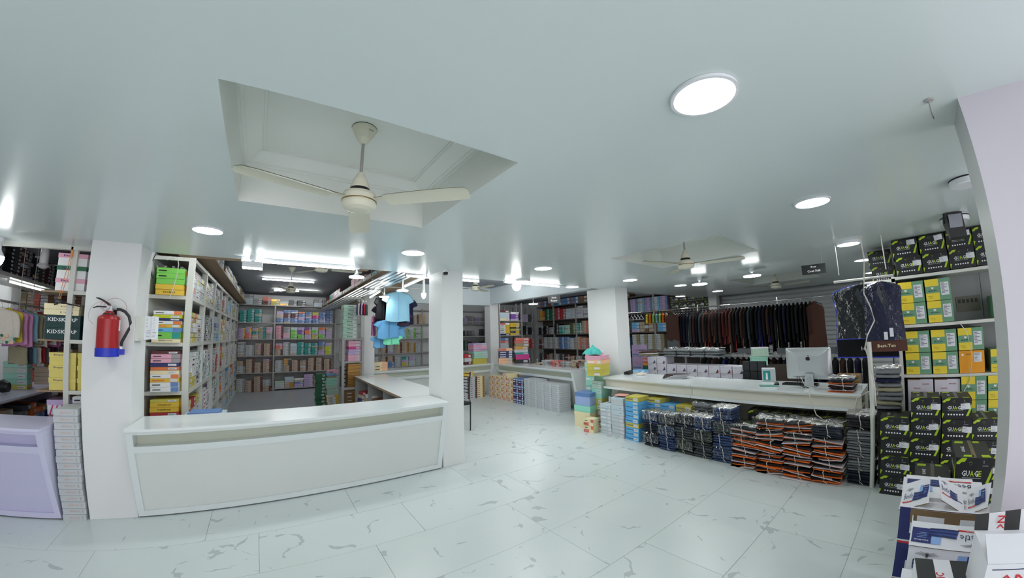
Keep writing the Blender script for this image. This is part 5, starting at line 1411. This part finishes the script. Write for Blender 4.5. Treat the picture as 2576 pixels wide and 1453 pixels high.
# chair and boxes behind the counter
t = thing('office_chair', 'black padded chair back behind the billing counter', 'chair', (5.95, 1.96, 0), FX)
g = MB()
for i in range(3):
    for k in range(2):
        rows = []
        for s_, y_ in ((.94, -.035), (1.0, -.02), (1.0, .03)):
            x0 = -.17 + i * .1133; z0 = .78 + k * .15
            cx, cz = x0 + .0567, z0 + .075
            rows.append([(cx + dx * .0555 * s_, y_, cz + dz * .074 * s_) for dx, dz in ((-1, -.8), (-.8, -1), (.8, -1), (1, -.8), (1, .8), (.8, 1), (-.8, 1), (-1, .8))])
        g.grid(rows, mat('black_leatherette', (30, 32, 38), .4), False, True); g.face(rows[0], mat('black_leatherette', (30, 32, 38), .4))
g.box((-.165, -.01, .785), (.165, .04, 1.075), BLACKP)
obj('backrest', g, t)
g = MB(); g.tube([(0, .03, .8), (0, .06, .6), (0, .0, .46)], .02, BLACKM); g.tube([(0, -.2, .46), (0, -.2, .06)], .025, BLACKM); obj('stem', g, t)
g = MB(); g.box((-.2, -.42, .44), (.2, 0, .5), mat('black_leatherette', (30, 32, 38), .4)); obj('seat', g, t)
for k in range(5):
    a = k * 2 * PI / 5; g = MB(); g.tube([(0, -.2, .1), (.24 * math.cos(a), -.2 + .24 * math.sin(a), .03)], .014, BLACKM, 6); obj('leg', g, t)
g = MB(); g.box((6.66, 1.5, 0), (7.0, 2.35, .94), mat('dark_wood', (60, 50, 44), .6)); tag(obj('side_cabinet', g), 'dark cabinet behind the padded chair under the mint cartons', 'cabinet')
lidbox('mint green carton, lower one behind the padded chair', (6.68, 2.10, .941), FX + .5, .26, .2, .15, 'mint', 'mint', lh=.2)
lidbox('mint green carton, upper one behind the padded chair', (6.68, 2.08, 1.093), FX + .45, .26, .2, .15, 'sage', 'white', lh=.12)
g = MB(); g.box((-.085, 0, 0), (.085, .2, .17), card('lightgrey')); g.face([(-.07, -.001, .02), (.02, -.001, .02), (.02, -.001, .15), (-.07, -.001, .15)], card('teal')); g.face([(-.04, -.0015, .03), (-.01, -.0015, .03), (-.015, -.0015, .12), (-.035, -.0015, .12)], card('white'))
tag(obj('picture_carton', g, None, (5.42, 1.60, .851), FX + .3), 'white and teal picture carton beside the padded chair', 'carton')
for k in range(3):
    g = MB(); g.box((-.24, -.12, 0), (.24, .12, .1), mat('grey_cover', (92, 96, 100), .7, noise=.1)); tag(obj('folded_cover', g, None, (7.8, [2.6, 1.85, 1.35][k], 1.07), FX), 'grey folded cover lying on the lower rail, %s from the left' % NTH[k], 'cover')

# ================================================================== PILLAR: EXTINGUISHER, PANEL
t = thing('fire_extinguisher', 'red fire extinguisher with blue foot hung on the left pillar', 'fire extinguisher', (-1.355, 3.955, 1.43))
RED = mat('extinguisher_red', (166, 30, 36), .35, noise=.05); BLU = mat('blue_plastic', (36, 52, 186), .45)
g = MB(); g.lathe([(.001, .01), (.088, .01), (.09, .03), (.09, .315), (.085, .335), (.065, .348), (.035, .362), (.001, .362)], (0, 0, 0), RED, 40); obj('cylinder', g, t)
g = MB(); g.lathe([(.001, 0), (.094, 0), (.096, .004), (.096, .072), (.0905, .074)], (0, 0, 0), BLU, 40); obj('foot', g, t)
g = MB(); g.box((.085, -.02, .018), (.135, .025, .064), BLU); obj('hose_clip', g, t)
g = MB(); g.lathe([(.05, .345), (.052, .352), (.05, .364)], (0, 0, 0), BLACKP, 30); obj('collar_ring', g, t)
g = MB(); g.lathe([(.045, .355), (.04, .372), (.025, .385), (.02, .386)], (0, 0, 0), RED, 30); obj('neck_ring', g, t)
g = MB(); g.box((-.02, -.016, .384), (.025, .016, .43), ALU); g.tube([(.02, 0, .405), (.075, -.005, .402)], .008, ALU, 10); obj('valve', g, t)
g = MB(); g.prism([(-.02, .425), (-.10, .425), (-.135, .41), (-.135, .404), (-.10, .414), (-.01, .412), (.015, .42), (.01, .43)], 'y', -.011, .011, BLACKM); obj('carry_handle', g, t)
g = MB(); g.prism([(.018, .425), (.0, .447), (-.05, .478), (-.09, .495), (-.115, .496), (-.115, .489), (-.06, .468), (-.02, .44), (.0, .42)], 'y', -.011, .011, BLACKM); obj('squeeze_lever', g, t)
g = MB(); g.tube([(.065, -.005, .402), (.09, -.01, .402), (.13, -.01, .385), (.165, -.01, .345), (.18, -.01, .29), (.17, -.01, .235), (.145, -.01, .18), (.12, -.005, .13), (.112, 0, .09)], .0125, mat('hose_rubber', (40, 44, 48), .55), 12); obj('hose', g, t)
g = MB(); g.tube([(.112, 0, .10), (.11, 0, .065)], .0125, PLASTIC, 12); obj('nozzle', g, t)
for (cx, cz, r, tl) in ((-.03, .425, .038, .3), (.05, .40, .095, 0)):
    g = MB(); g.tube([(cx + r * math.cos(a), -.02 + .008 * math.sin(2 * a), cz + r * math.sin(a)) for a in [PI * k / 14 * (2 if r < .05 else 1) for k in range(15)]], .0014, mat('seal_wire', (150, 50, 54), .5), 5); obj('seal_wire', g, t)
g = MB(); g.tube([(-.03, -.02, .46), (-.09, -.03, .455), (-.14, -.03, .41), (-.16, -.03, .35), (-.15, -.03, .30), (-.115, -.03, .27)], .0012, mat('seal_wire', (150, 50, 54), .5), 5); obj('seal_wire', g, t)
g = MB(); g.box((.0875, -.012, .22), (.0915, .02, .31), PAPER); obj('inspection_label', g, t)
g = MB(); g.box((-.03, .085, .30), (.03, .1, .40), BLACKM); g.tube([(0, .095, .375), (0, .02, .40)], .005, BLACKM, 6); obj('wall_bracket', g, t)
t = thing('junction_box', 'white junction box with papers on the side of the left pillar', 'box', (-1.174, 4.08, 1.565))
g = MB(); g.box((0, 0, 0), (.035, .19, .225), mat('off_white_plastic', (214, 214, 206), .4)); obj('case', g, t)
for k in range(2):
    g = MB(); x0 = .035 + k * .056; y0 = .165 + k * .01
    g.face([(x0, y0, .01 + k * .005), (x0 + .056, y0 + .02, .015), (x0 + .056, y0 + .015, .228), (x0, y0, .235)], mat('notice_paper', (222, 224, 230), .6)); pa = obj('notice', g, t)
    g = MB(); rnd = random.Random(k)
    for q in range(14):
        z = .215 - q * .0135; a = rnd.uniform(.1, .4); b_ = rnd.uniform(.5, .9)
        g.face([(x0 + .056 * a, y0 + .02 * a - .002, z), (x0 + .056 * b_, y0 + .02 * b_ - .002, z), (x0 + .056 * b_, y0 + .02 * b_ - .002, z + .003), (x0 + .056 * a, y0 + .02 * a - .002, z + .003)], mat('label_print', (110, 112, 120), .6))
    obj('printed_lines', g, pa)
g = MB(); g.tube([(-1.16, 4.47, 2.43), (-1.19, 4.47, 2.34), (-1.19, 4.47, 2.26), (-1.165, 4.47, 2.18)], .004, BLACKP, 6); tag(obj('cable', g), 'short black wire hanging behind the left pillar', 'cable')
g = MB(); g.tube([(-.98, 4.6, 2.43), (-.965, 4.6, 2.36), (-.975, 4.62, 2.25), (-1.01, 4.64, 2.08), (-1.03, 4.65, 2.02)], .005, STRING, 6); g.tube([(-1.0, 4.6, 2.43), (-1.08, 4.6, 2.40)], .006, STRING, 6); tag(obj('cable', g), 'white cord dangling in front of the green boxes', 'cable')

# ================================================================== LEFT SIDE
WB = ('white', .0575, 'strip', 'lightgrey')
stack('in the tall stack beside the lavender counter', (-1.728, 4.03, 0), [('lightgrey', .0574, 'plain', 'white', 'ablon')] * 17, .215, .31, name='garment_box', jit=.005)
stack('behind the top of the tall white stack', (-1.70, 4.36, .0), [('lightgrey', .98, 'label'), ('lightgrey', .058, 'edge', 'white')], .2, .25, name='garment_box', jit=.002)
t = thing('shelving_unit', 'cream steel shelf against the left pillar holding yellow and pink boxes', 'shelf', (-1.93, 4.45, 0))
g = MB(); g.box((.0, 0, 0), (.052, .04, 2.42), FRAMEW); obj('post', g, t)
g = MB(); g.box((.0, .34, 0), (.052, .38, 2.42), FRAMEW); obj('post', g, t)
for z in (.62, 1.08, 1.555, 2.015):
    g = MB(); g.box((.05, .003, z - .035), (.55, .03, z), FRAMEW); obj('front_rail', g, t)
    g = MB(); g.box((-.28, .03, z - .02), (.55, .38, z - .005), PLY); obj('board', g, t)
def lettered(word, x, y, z, h, m, label, flip=False, width=None):
    g = MB(); text(g, word, (x, y, z), (-1 if flip else 1, 0, 0), (0, 0, -1 if flip else 1), h, m, width)
    return g
wl = 'pink lidded'
for k, (c, nm) in enumerate((('pink', 'bottom pink'), ('forest', 'middle green'), ('pink', 'top pink'))):
    t = lidbox('%s lidded white box on the top shelf beside the left pillar' % nm, (-1.935, 4.485, 2.013 + k * .121), 0, .29, .3, .12, 'white', c if c == 'pink' else 'forest', 'Etnot' if k != 1 else 'Natural', mat('purple_ink', (70, 40, 110), .5), lh=.35)
for k in range(3):
    lidbox('%s yellow lidded box on the shelf beside the left pillar' % ['bottom', 'middle', 'top'][k], (-1.955, 4.485, 1.078 + k * .118), 0, .265, .3, .117, 'butter', 'butter', 'Empire', mat('purple_ink', (70, 40, 110), .5), lh=.38)
    lidbox('%s yellow lidded box of the second column against the left pillar' % ['bottom', 'middle', 'top'][k], (-1.71, 4.485, 1.078 + k * .118), 0,   .2, .3, .117, 'butter', 'butter', lh=.38)
for k in range(2):
    g = MB(); g.box((-.17, 0, 0), (.17, .3, .112), mat('carton_deep_green', (22, 56, 58), .5)); text(g, 'KIDSKARP', (0, -.0015, .055), (1, 0, 0), (0, 0, 1), .036, WHITEINK, .29)
    tag(obj('printed_box', g, None, (-1.965, 4.47, 1.553 + k * .1135), 0), '%s dark green box with big white capitals beside the left pillar' % ['lower', 'upper'][k], 'box')
g = MB(); g.box((-.04, 0, 0), (.04, .3, .34), mat('carton_deep_green', (22, 56, 58), .5)); text(g, 'K', (0, -.0015, .25), (1, 0, 0), (0, 0, 1), .03, WHITEINK); tag(obj('printed_box', g, None, (-1.73, 4.5, 1.553)), 'upright dark green box wedged against the left pillar', 'box')
for k in range(2):
    g = MB(); g.box((-.17, 0, 0), (.17, .3, .052), card('cream')); x = -.02
    for i, (ch, c) in enumerate(zip('KINDER', ('navy', 'mustard', 'brown', 'navy', 'coral', 'purple'))):
        text(g, ch, (.055 + (i - 2.5) * .022 * (1 if not k else -1), -.0015, .018 if not k else .036), (1 if not k else -1, 0, 0), (0, 0, 1 if not k else -1), .017, card(c))
    tag(obj('printed_box', g, None, (-1.985, 4.47, 1.782 + k * .0535), .03 * k), '%s cream box with small coloured capitals%s' % (['lower', 'upper'][k], ['', ', upside down']['x' == 'x' and k]), 'box')
gb = lidbox('pink and white striped gift box below the yellow boxes', (-2.0, 4.55, .84), .15, .26, .25, .14, 'white', 'lilac', lh=.35)
g = MB()
for k in range(5):
    g.face([(-.11 + k * .045, -.0006, 0.0), (-.095 + k * .045, -.0006, 0.0), (-.065 + k * .045, -.0006, .09), (-.08 + k * .045, -.0006, .09)], card('hotpink'))
o = obj('stripe_print', g, gb); o.location = (0, .003, 0)
stack('under the striped gift box', (-2.0, 4.56, .635), [('lilac', .1), ('pink', .1)], .26, .25, name='garment_box')
# crow bar hook and orange string on the post
g = MB(); g.tube([(-2.0, 4.42, 1.885), (-2.035, 4.42, 1.875), (-2.045, 4.42, 1.90), (-2.03, 4.42, 1.925), (-2.0, 4.42, 1.925), (-1.90, 4.42, 1.885), (-1.78, 4.42, 1.87)], .007, BLACKM, 7); tag(obj('iron_hook', g), 'black iron hook bar tied to the cream post', 'hook')
g = MB(); g.tube([(-1.925, 4.425, 2.40), (-1.955, 4.425, 2.2), (-2.0, 4.42, 1.93)], .003, mat('orange_string', (230, 150, 90), .7), 5); g.tube([(-1.92, 4.425, 2.40), (-1.935, 4.425, 2.15), (-1.985, 4.42, 1.93)], .003, mat('orange_string', (230, 150, 90), .7), 5); g.box((-1.935, 4.42, 2.33), (-1.915, 4.43, 2.43), mat('orange_string', (230, 150, 90), .7)); tag(obj('string', g), 'orange string loop tied high on the cream post', 'string')
# clothes rail on the left
rail('clothes_rail', 'grey clothes rail running back on the far left', (-3.05, 4.7, 1.93), (-3.05, 7.2, 1.93), .013, posts=(.02, .5, .98), m=STEELG, up=ZU)
dress = garment('cream child dress with green floral hem, frontmost on the left rail', 'clothing', (-3.05, 5.25, 1.915), .12, .36, .44, .05, 'creamf', seed=400, sleeves=True, name='child_dress', wave=.4)
g = MB(); rnd = random.Random(3)
for r in range(3):
    for k in range(6):
        cx = -.16 + k * .064 + (.03 if r % 2 else 0); cz = -.36 - r * .036
        g.face([(cx + .02 * math.cos(a), -.04, cz + .017 * math.sin(a)) for a in [2 * PI * q / 8 for q in range(8)]], card(['forest', 'peach', 'sage'][(r + k) % 3]))
obj('floral_print', g, dress)
lc = ['yellowf', 'pinkf', 'pinkf', 'lightblue', 'khakif', 'creamf', 'redf', 'creamf', 'magenta', 'ash', 'creamf', 'slate']
for i, c in enumerate(lc):
    garment('%s child garment, %s behind the cream dress' % ({'yellowf': 'yellow', 'pinkf': 'pink', 'lightblue': 'pale blue', 'khakif': 'khaki', 'creamf': 'cream', 'redf': 'red', 'ash': 'grey', 'slate': 'slate'}.get(c, c), NTH[i]), 'clothing', (-3.03 + .01 * i, 5.36 + i * .11, 1.915), .15, .38, .42 + .03 * (i % 3), .07, c, seed=410 + i, sleeves=False, name='child_garment', group='clothes on the left rail')
for i in range(8):
    garment('small %s garment, %s on the lower tier of the left rail' % (['khaki', 'slate', 'pale blue', 'cream', 'red', 'grey', 'wine', 'floral'][i], NTH[i]), 'clothing', (-2.95, 5.5 + i * .12, 1.50), .15, .24, .26, .07, ['khakif', 'slate', 'lightblue', 'creamf', 'redf', 'ash', 'wine', 'darkfloral'][i], seed=430 + i, sleeves=False, name='child_garment', group='lower clothes on the left')
rail('clothes_rail', 'lower clothes rail on the far left', (-2.95, 5.4, 1.515), (-2.95, 6.9, 1.515), .008, posts=(.02, .98), m=STEELG, up=ZU)
# racks far left
shelf_unit('tall rack of brown and white boxes at the back of the left room', (-5.6, 8.6, 0), 0, 3.6, 2.6, [.5, 1.0, 1.5, 2.0], [.02, 1.2, 2.4, 3.5])
ms = MB()
bw = ('brown', 'half', 'white')
for z in (.5, 1.0, 1.5, 2.0):
    fill('', (-5.55, 8.6, z), 0, 3.4, .47, [bw, ('maroon', 'half', 'lightgrey'), bw, ('khaki', 'half', 'beige'), ('coral', 'half', 'beige')], .26, .055, mass=ms, fillr=(.7, .98))
mass_obj(ms, 'brown and white boxes filling the rack at the back of the left room')
t = thing('loft_shelf', 'white edged loft running back high on the far left', 'shelf')
g = MB(); g.box((-4.2, 5.0, 2.28), (-3.42, 8.5, 2.33), FRAMEW); obj('board', g, t)
ms = MB()
fill('', (-3.5, 5.05, 2.33), PI / 2, 3.3, .45, [('black', 'half', 'grey'), ('black', 'label', 'grey'), ('darkgrey', 'label', 'grey'), ('maroon', 'label', 'grey')], .19, .05, mass=ms, dep=.3, fillr=(.8, 1))
mass_obj(ms, 'black shoe boxes with pale end labels on the far left loft')
ms = MB()
fill('', (-3.03, 4.95, .44), PI / 2, 2.9, .3, [bx('orange'), [bx('blue'), bx('orange')], [bx('navy'), bx('beige')], bx('darkgrey'), bx('darkgrey')], .2, .07, mass=ms, dep=.3, fillr=(.6, 1), jit=.02)
mass_obj(ms, 'orange, blue and navy shoe boxes under the lavender return counter')
ms = MB()
fill('', (-2.9, 5.0, .0), PI / 2, 2.4, .75, [bx('orange'), bx('blue'), bx('navy'), bx('darkgrey')], .22, .075, mass=ms, dep=.3, fillr=(.6, .85), jit=.03)
mass_obj(ms, 'shoe boxes piled on the floor beside the lavender return counter')
stack('in the mint pile on the lavender return counter', (-3.45, 6.35, .845), [('mustard', .06), ('mint', .075), ('mint', .075), ('sage', .075), ('mint', .075)], .34, .26, rz=.2, name='shoe_box')
stack('in the beige pile on the lavender return counter', (-3.35, 7.1, .845), [('beige', .06)] * 4, .34, .26, rz=.2, name='shoe_box')
g = MB(); g.tube([(-.09, 0, .08), (0, 0, .09), (.09, 0, .08)], [.06, .085, .06], BLACKP, 10); tag(obj('handbag', g, None, (-3.35, 5.85, .845)), 'small black bag on the lavender return counter at the left edge', 'bag')
# shirts hung near the middle pillar
def shirt(label, loc, rz, w, h, fab, seed):
    t = garment(label, 'shirt', loc, rz, w, h, .05, fab, 'shirts hung near the middle pillar', seed=seed, name='hanging_shirt', wave=2.0, short=True)
    g = MB(); g.tube([(0, -.027, -.1), (0, -.03, -.5 * h), (0.0, -.034, -.97 * h)], .003, fabric('slate' if fab != 'lightblue' else 'skyb'), 4); obj('placket', g, t)
    return t
rail('ceiling_rail', 'white rail carrying the blue shirts below the ceiling', (1.5, 6.45, 2.52), (2.5, 6.45, 2.52), .01, posts=(.05, .9), m=FRAMEW, up=ZU)
shirt('large light blue shirt in front, near the middle pillar', (2.02, 6.3, 2.50), .1, .46, .62, 'lightblue', 501)
shirt('black shirt fanned out left of the light blue one', (1.77, 6.42, 2.40), .7, .38, .48, 'black', 502)
shirt('navy shirt behind the light blue one on the right', (2.2, 6.5, 2.42), -.2, .36, .58, 'navy', 503)
shirt('dark floral shirt below the black one', (1.86, 6.52, 2.26), .2, .42, .45, 'darkfloral', 504)
shirt('floral skirted top below the light blue shirt', (2.08, 6.42, 2.10), -.3, .36, .3, 'darkfloral', 505)
shirt('bright blue top in the lower tier', (1.88, 6.4, 1.98), .15, .42, .4, 'skyb', 506)
shirt('bright blue shorts behind in the lower tier', (2.06, 6.5, 1.95), -.15, .3, .36, 'skyb', 507)
shirt('magenta top seen edge-on at the left of the group', (1.66, 6.6, 2.05), 1.2, .34, .42, 'magenta', 508)
shirt('mint green piece at the bottom of the group', (1.95, 6.45, 1.69), 0, .3, .22, 'mintg', 509)
shirt('light blue small top at the bottom left of the group', (1.75, 6.5, 1.68), .3, .26, .26, 'skyb', 510)
for i in range(7):
    garment('tiny %s garment, %s above the pink boxes' % (['denim', 'cream', 'navy', 'pink', 'black', 'red', 'slate'][i], NTH[i]), 'clothing', (1.52 + i * .03, 7.3 + .01 * i, 2.33), 1.2, .2, .28, .04, ['bluedenim', 'creamf', 'navy', 'pinkf', 'black', 'redf', 'slate'][i], seed=520 + i, sleeves=False, name='child_garment', group='tiny garments above the pink boxes')
stack('left of the counter shelf by the return counter', (1.62, 4.6, .415), [('silver', .08, 'band', 'gold')], .34, .25, rz=.1, name='foil_box')
for i in range(4):
    stack('in pile %s inside the return counter' % NTH[i], (1.53, 6.9 - i * .48, .415), [(['navy', 'maroon', 'lightgrey', 'blue'][i], .06), ('beige', .06), (['red', 'white', 'brown', 'navy'][i], .06)], .3, .25, rz=-PI / 2 + .2, name='garment_box', jit=.02)
g = MB(); g.box((0, 0, 0), (.30, .24, .035), card('blue')); tag(obj('flat_box', g, None, (-.80, 4.52, .80), -.03), 'flat blue box just behind the long counter on the left', 'box')
g = MB(); g.box((-.85, 4.45, .0), (-.45, 4.85, .798), card('iceblue')); tag(obj('tall_carton', g), 'pale carton standing behind the long counter under the flat blue box', 'carton')
g = MB(); g.box((0, 0, 0), (.16, .11, .003), PAPER); g.box((.02, .02, .003), (.14, .09, .006), card('pink')); tag(obj('paper_slip', g, None, (1.66, 6.9, .846), .3), 'paper slip lying on the return counter by the slim pillar', 'paper')

# ================================================================== FOREGROUND CARTONS
WCB = mat('beetle_white', (226, 226, 232), .45, noise=.02); NAV = mat('beetle_navy', (36, 44, 108), .4); DEN = mat('denim_print', (50, 72, 140), .5, noise=.4, nscale=30); LBL_ = mat('light_blue_print', (138, 172, 224), .5)
REDP = mat('red_print', (206, 44, 52), .5); INKB = mat('blue_grey_ink', (52, 60, 92), .5)
def beetle_print(g, o, u, v, w, h, flip=False):
    """print of the white carton in the plane u, v from lower left corner o"""
    o = Vector(o); u = Vector(u).normalized(); v = Vector(v).normalized(); nrm = u.cross(v)
    def P(a, b, lift=.001):
        if flip:
            a, b = 1 - a, 1 - b
        return tuple(o + u * (a * w) + v * (b * h) + nrm * lift)
    def poly(pts, m, lift=.001):
        g.face([P(a, b, lift) for a, b in pts], m)
    su = -1 if flip else 1
    text(g, 'Beetle', P(.22, .36, .0015), u * su, v * su, h * .26, INKB, w * .34, bold=False)
    poly([(.03, .20), (.42, .18), (.42, .24), (.03, .26)], REDP)
    text(g, 'JEANS WEAR', P(.22, .205, .0025), u * su, v * su, h * .035, WHITEINK, w * .2)
    # winged emblem
    for s_ in (-1, 1):
        for q in range(3):
            poly([(.22, .72 + q * .03), (.22 + s_ * (.15 - q * .03), .78 + q * .03), (.22 + s_ * (.15 - q * .03), .795 + q * .03), (.22, .745 + q * .03)], mat('emblem_grey', (150, 150, 156), .4))
    poly([(.205, .68), (.235, .68), (.24, .84), (.2, .84)], mat('emblem_grey', (150, 150, 156), .4))
    poly([(.64, .25), (.98, .25), (.98, .85), (.72, .85), (.72, .6), (.64, .6)], NAV); poly([(.62, .5), (.74, .5), (.74, .85), (.62, .85)], LBL_, .0015)
    text(g, 'Denim Material', P(.86, .72, .002), u * su, v * su, h * .05, WHITEINK, w * .17)
    for q in range(4):
        poly([(.80, .62 - q * .06), (.80 + .12 - (q % 2) * .03, .62 - q * .06), (.80 + .12 - (q % 2) * .03, .635 - q * .06), (.80, .635 - q * .06)], LBL_, .002)
    rnd = random.Random(2)
    for q in range(5):
        y = .22 + q * .07; poly([(.40 + q * .01, y), (.60, y - .02), (.76, y + .01), (.78, y + .055), (.60, y + .05), (.42, y + .075)], DEN if q % 2 else mat('denim_print_dark', (30, 42, 90), .5), .002 + q * .0004)
def open_flap(g, a, b, tip_a, tip_b, m, m2=None, print_=False):
    g.face([a, b, tip_b, tip_a], m)
    n = (Vector(b) - Vector(a)).cross(Vector(tip_a) - Vector(a)).normalized() * -.004
    g.face([tuple(Vector(p) + n) for p in (tip_a, tip_b, b, a)], m2 or CARDB)
# rear column: navy cartons
y0, y1 = -.385, .045
for k in range(3):
    g = MB(); z0 = k * .225; dx = .02 * (k % 2)
    g.box((2.38 + dx, y0, z0), (2.85, y1, z0 + .222), NAV, faces={'top': WCB})
    g.box((2.379 + dx, y0, z0 + .03), (2.38 + dx, y1, z0 + .042), REDP); g.box((2.3785 + dx, y0, z0 + .042), (2.38 + dx, y1, z0 + .05), WHITEINK)
    text(g, 'B', (2.377 + dx, -.03, z0 + .09), (0, -1, 0), (0, 0, 1), .065, WHITEINK, bold=False)
    t = tag(obj('printed_carton', g), 'navy carton with large white B, %s in the rear foreground column' % ['bottom', 'middle', 'top'][k], 'carton')
    if k == 2:
        # four raised flaps, white inside print
        fl = [((2.40, .053, .645), (2.40, -.087, .700), (2.5, -.089, .801), (2.5, .031, .748)), ((2.40, -.144, .722), (2.40, -.263, .656), (2.5, -.245, .751), (2.5, -.125, .808)), ((2.40, -.269, .656), (2.40, -.368, .70), (2.5, -.389, .79), (2.5, -.269, .748))]
        for i, (a, b, c, d_) in enumerate(fl):
            g = MB(); g.face([a, b, c, d_], WCB); n = Vector((0, 0, -.004)); g.face([tuple(Vector(p) + n) for p in (d_, c, b, a)], CARDB)
            for p, q in ((a, b), (b, c), (c, d_), (d_, a)):
                g.face([p, q, tuple(Vector(q) + n), tuple(Vector(p) + n)], CARDB)
            A_, B_, D_ = Vector(a) + Vector((-.002, 0, .001)), Vector(b) + Vector((-.002, 0, .001)), Vector(d_) + Vector((-.002, 0, .001))
            u = (B_ - A_); v = (D_ - A_)
            if i == 1:
                beetle_print(g, A_ + v.normalized() * .02 + u * .05, u, v, u.length * .9, v.length * .9)
            else:
                beetle_print(g, A_ + Vector((0, 0, .0)) + u * .05 + v * .05, u, v, u.length * .85, v.length * .85)
            obj('flap', g, t)
        g = MB(); g.box((2.50, -.33, .667), (2.84, .03, .69), WCB); beetle_print(g, (2.84, -.33, .6915), (-0.0, 1, 0), (-1, 0, 0), .36, .30); obj('inner_flap', g, t)
# front column: white carton with wide open front flap
Y0, Y1 = -.345, -.015
for k in range(3):
    g = MB(); z0 = k * .19; hh = .187 if k < 2 else .29
    g.box((1.968, Y0, z0), (2.30, Y1, z0 + hh), NAV if k < 2 else WCB, faces={'left': WCB, 'top': WCB})
    beetle_print(g, (1.967, Y1 - .005, z0 + (.02 if k < 2 else .135)), (0, -1, 0), (0, 0, 1), .32, .16)
    t = tag(obj('printed_carton', g), 'white carton with winged emblem, %s in the front foreground column' % ['bottom', 'second', 'top'][k], 'carton')
    if k == 2:
        g = MB(); a, b, c, d_ = (2.06, Y1, .742), (2.06, Y0, .742), (1.962, Y0 + .004, .675), (1.962, Y1 + .004, .675)
        g.face([d_, c, b, a], WCB); g.face([tuple(Vector(p) + Vector((.003, 0, -.004))) for p in (a, b, c, d_)], CARDB)
        beetle_print(g, Vector(d_) + Vector((-.001, 0, .001)), (0, -1, 0), Vector(a) - Vector(d_), .33, .118, flip=True); obj('front_flap', g, t)
        g = MB(); g.box((2.20, Y0 - .01, .672), (2.206, Y1 + .01, .738), CARDB); g.box((2.199, Y0 + .02, .675), (2.2, Y0 + .12, .71), WCB); g.box((2.199, Y1 - .14, .675), (2.2, Y1 - .02, .71), WCB); obj('rear_flap', g, t)
        for y in (Y0, Y1 - .004):
            g = MB(); g.box((2.06, y, .672), (2.20, y + .004, .71), WCB); obj('side_flap', g, t)
# striped black and white cartons at the bottom edge
BKC = mat('carton_charcoal', (44, 44, 46), .5, noise=.1)
def striped(label, loc, rz, w, d, h, word):
    g = MB(); g.box((-w / 2, 0, 0), (w / 2, d, h), WCB, faces={'top': BKC}); g.box((-w / 2, -.0015, 0), (-w * .2, 0, h), BKC); g.box((w * .2, -.0015, 0), (w / 2, 0, h), BKC)
    text(g, word, (0, -.003, h * .4), (0, 0, -1), (1, 0, 0), w * .16, REDP)
    z = h + .001; g.face([(-w * .16, 0, z), (w * .16, 0, z), (w * .16, d, z), (-w * .16, d, z)], WCB)
    text(g, word, (0, d * .4, z + .001), (0, 1, 0), (-1, 0, 0), w * .16, REDP)
    return tag(obj('printed_carton', g, None, loc, rz), label, 'carton')
striped('black and white striped carton lying at the bottom edge', (1.60, -.165, .60), -PI / 2 + .12, .20, .22, .10, 'NC')
g = MB(); g.box((1.58, -.30, 0), (1.9, .0, .598), WCB, faces={'left': NAV}); tag(obj('plain_carton', g), 'tall plain carton under the striped one at the bottom edge', 'carton')
t = thing('printed_carton', 'white carton with red lettering in the bottom right corner', 'carton', (1.50, -.43, 0), -PI / 2 + .12)
g = MB(); g.box((-.17, 0, .0), (.17, .25, .87), WCB); g.box((-.15, -.001, .70), (.15, 0, .703), INKB); g.box((-.15, -.001, .85), (.15, 0, .853), INKB)
text(g, 'ORISON', (0.0, -.002, .79), (1, 0, 0), (0, 0, 1), .045, REDP, .24); obj('body', g, t)
g = MB(); L3 = [-.17, -.12, -.06, 0.0, .17]
for q in range(4):
    g.face([(L3[q], .25, .87), (L3[q + 1], .25, .87), (L3[q + 1], .27, .925 + q * .006), (L3[q], .27, .92 + q * .006)], [BKC, WCB, BKC, WCB][q]); g.face([(L3[q], .272, .92 + q * .006), (L3[q + 1], .272, .925 + q * .006), (L3[q + 1], .252, .87), (L3[q], .252, .87)], CARDB)
text(g, 'NC', (-.09, .252, .895), (0, 0, -1), (1, 0, 0), .03, REDP); obj('rear_flap', g, t)
g = MB(); g.face([(-.17, 0, .871), (.17, 0, .871), (.165, .12, .915), (-.165, .12, .915)], WCB); g.face([(-.165, .12, .912), (.165, .12, .912), (.17, 0, .868), (-.17, 0, .868)], CARDB); obj('front_flap', g, t)
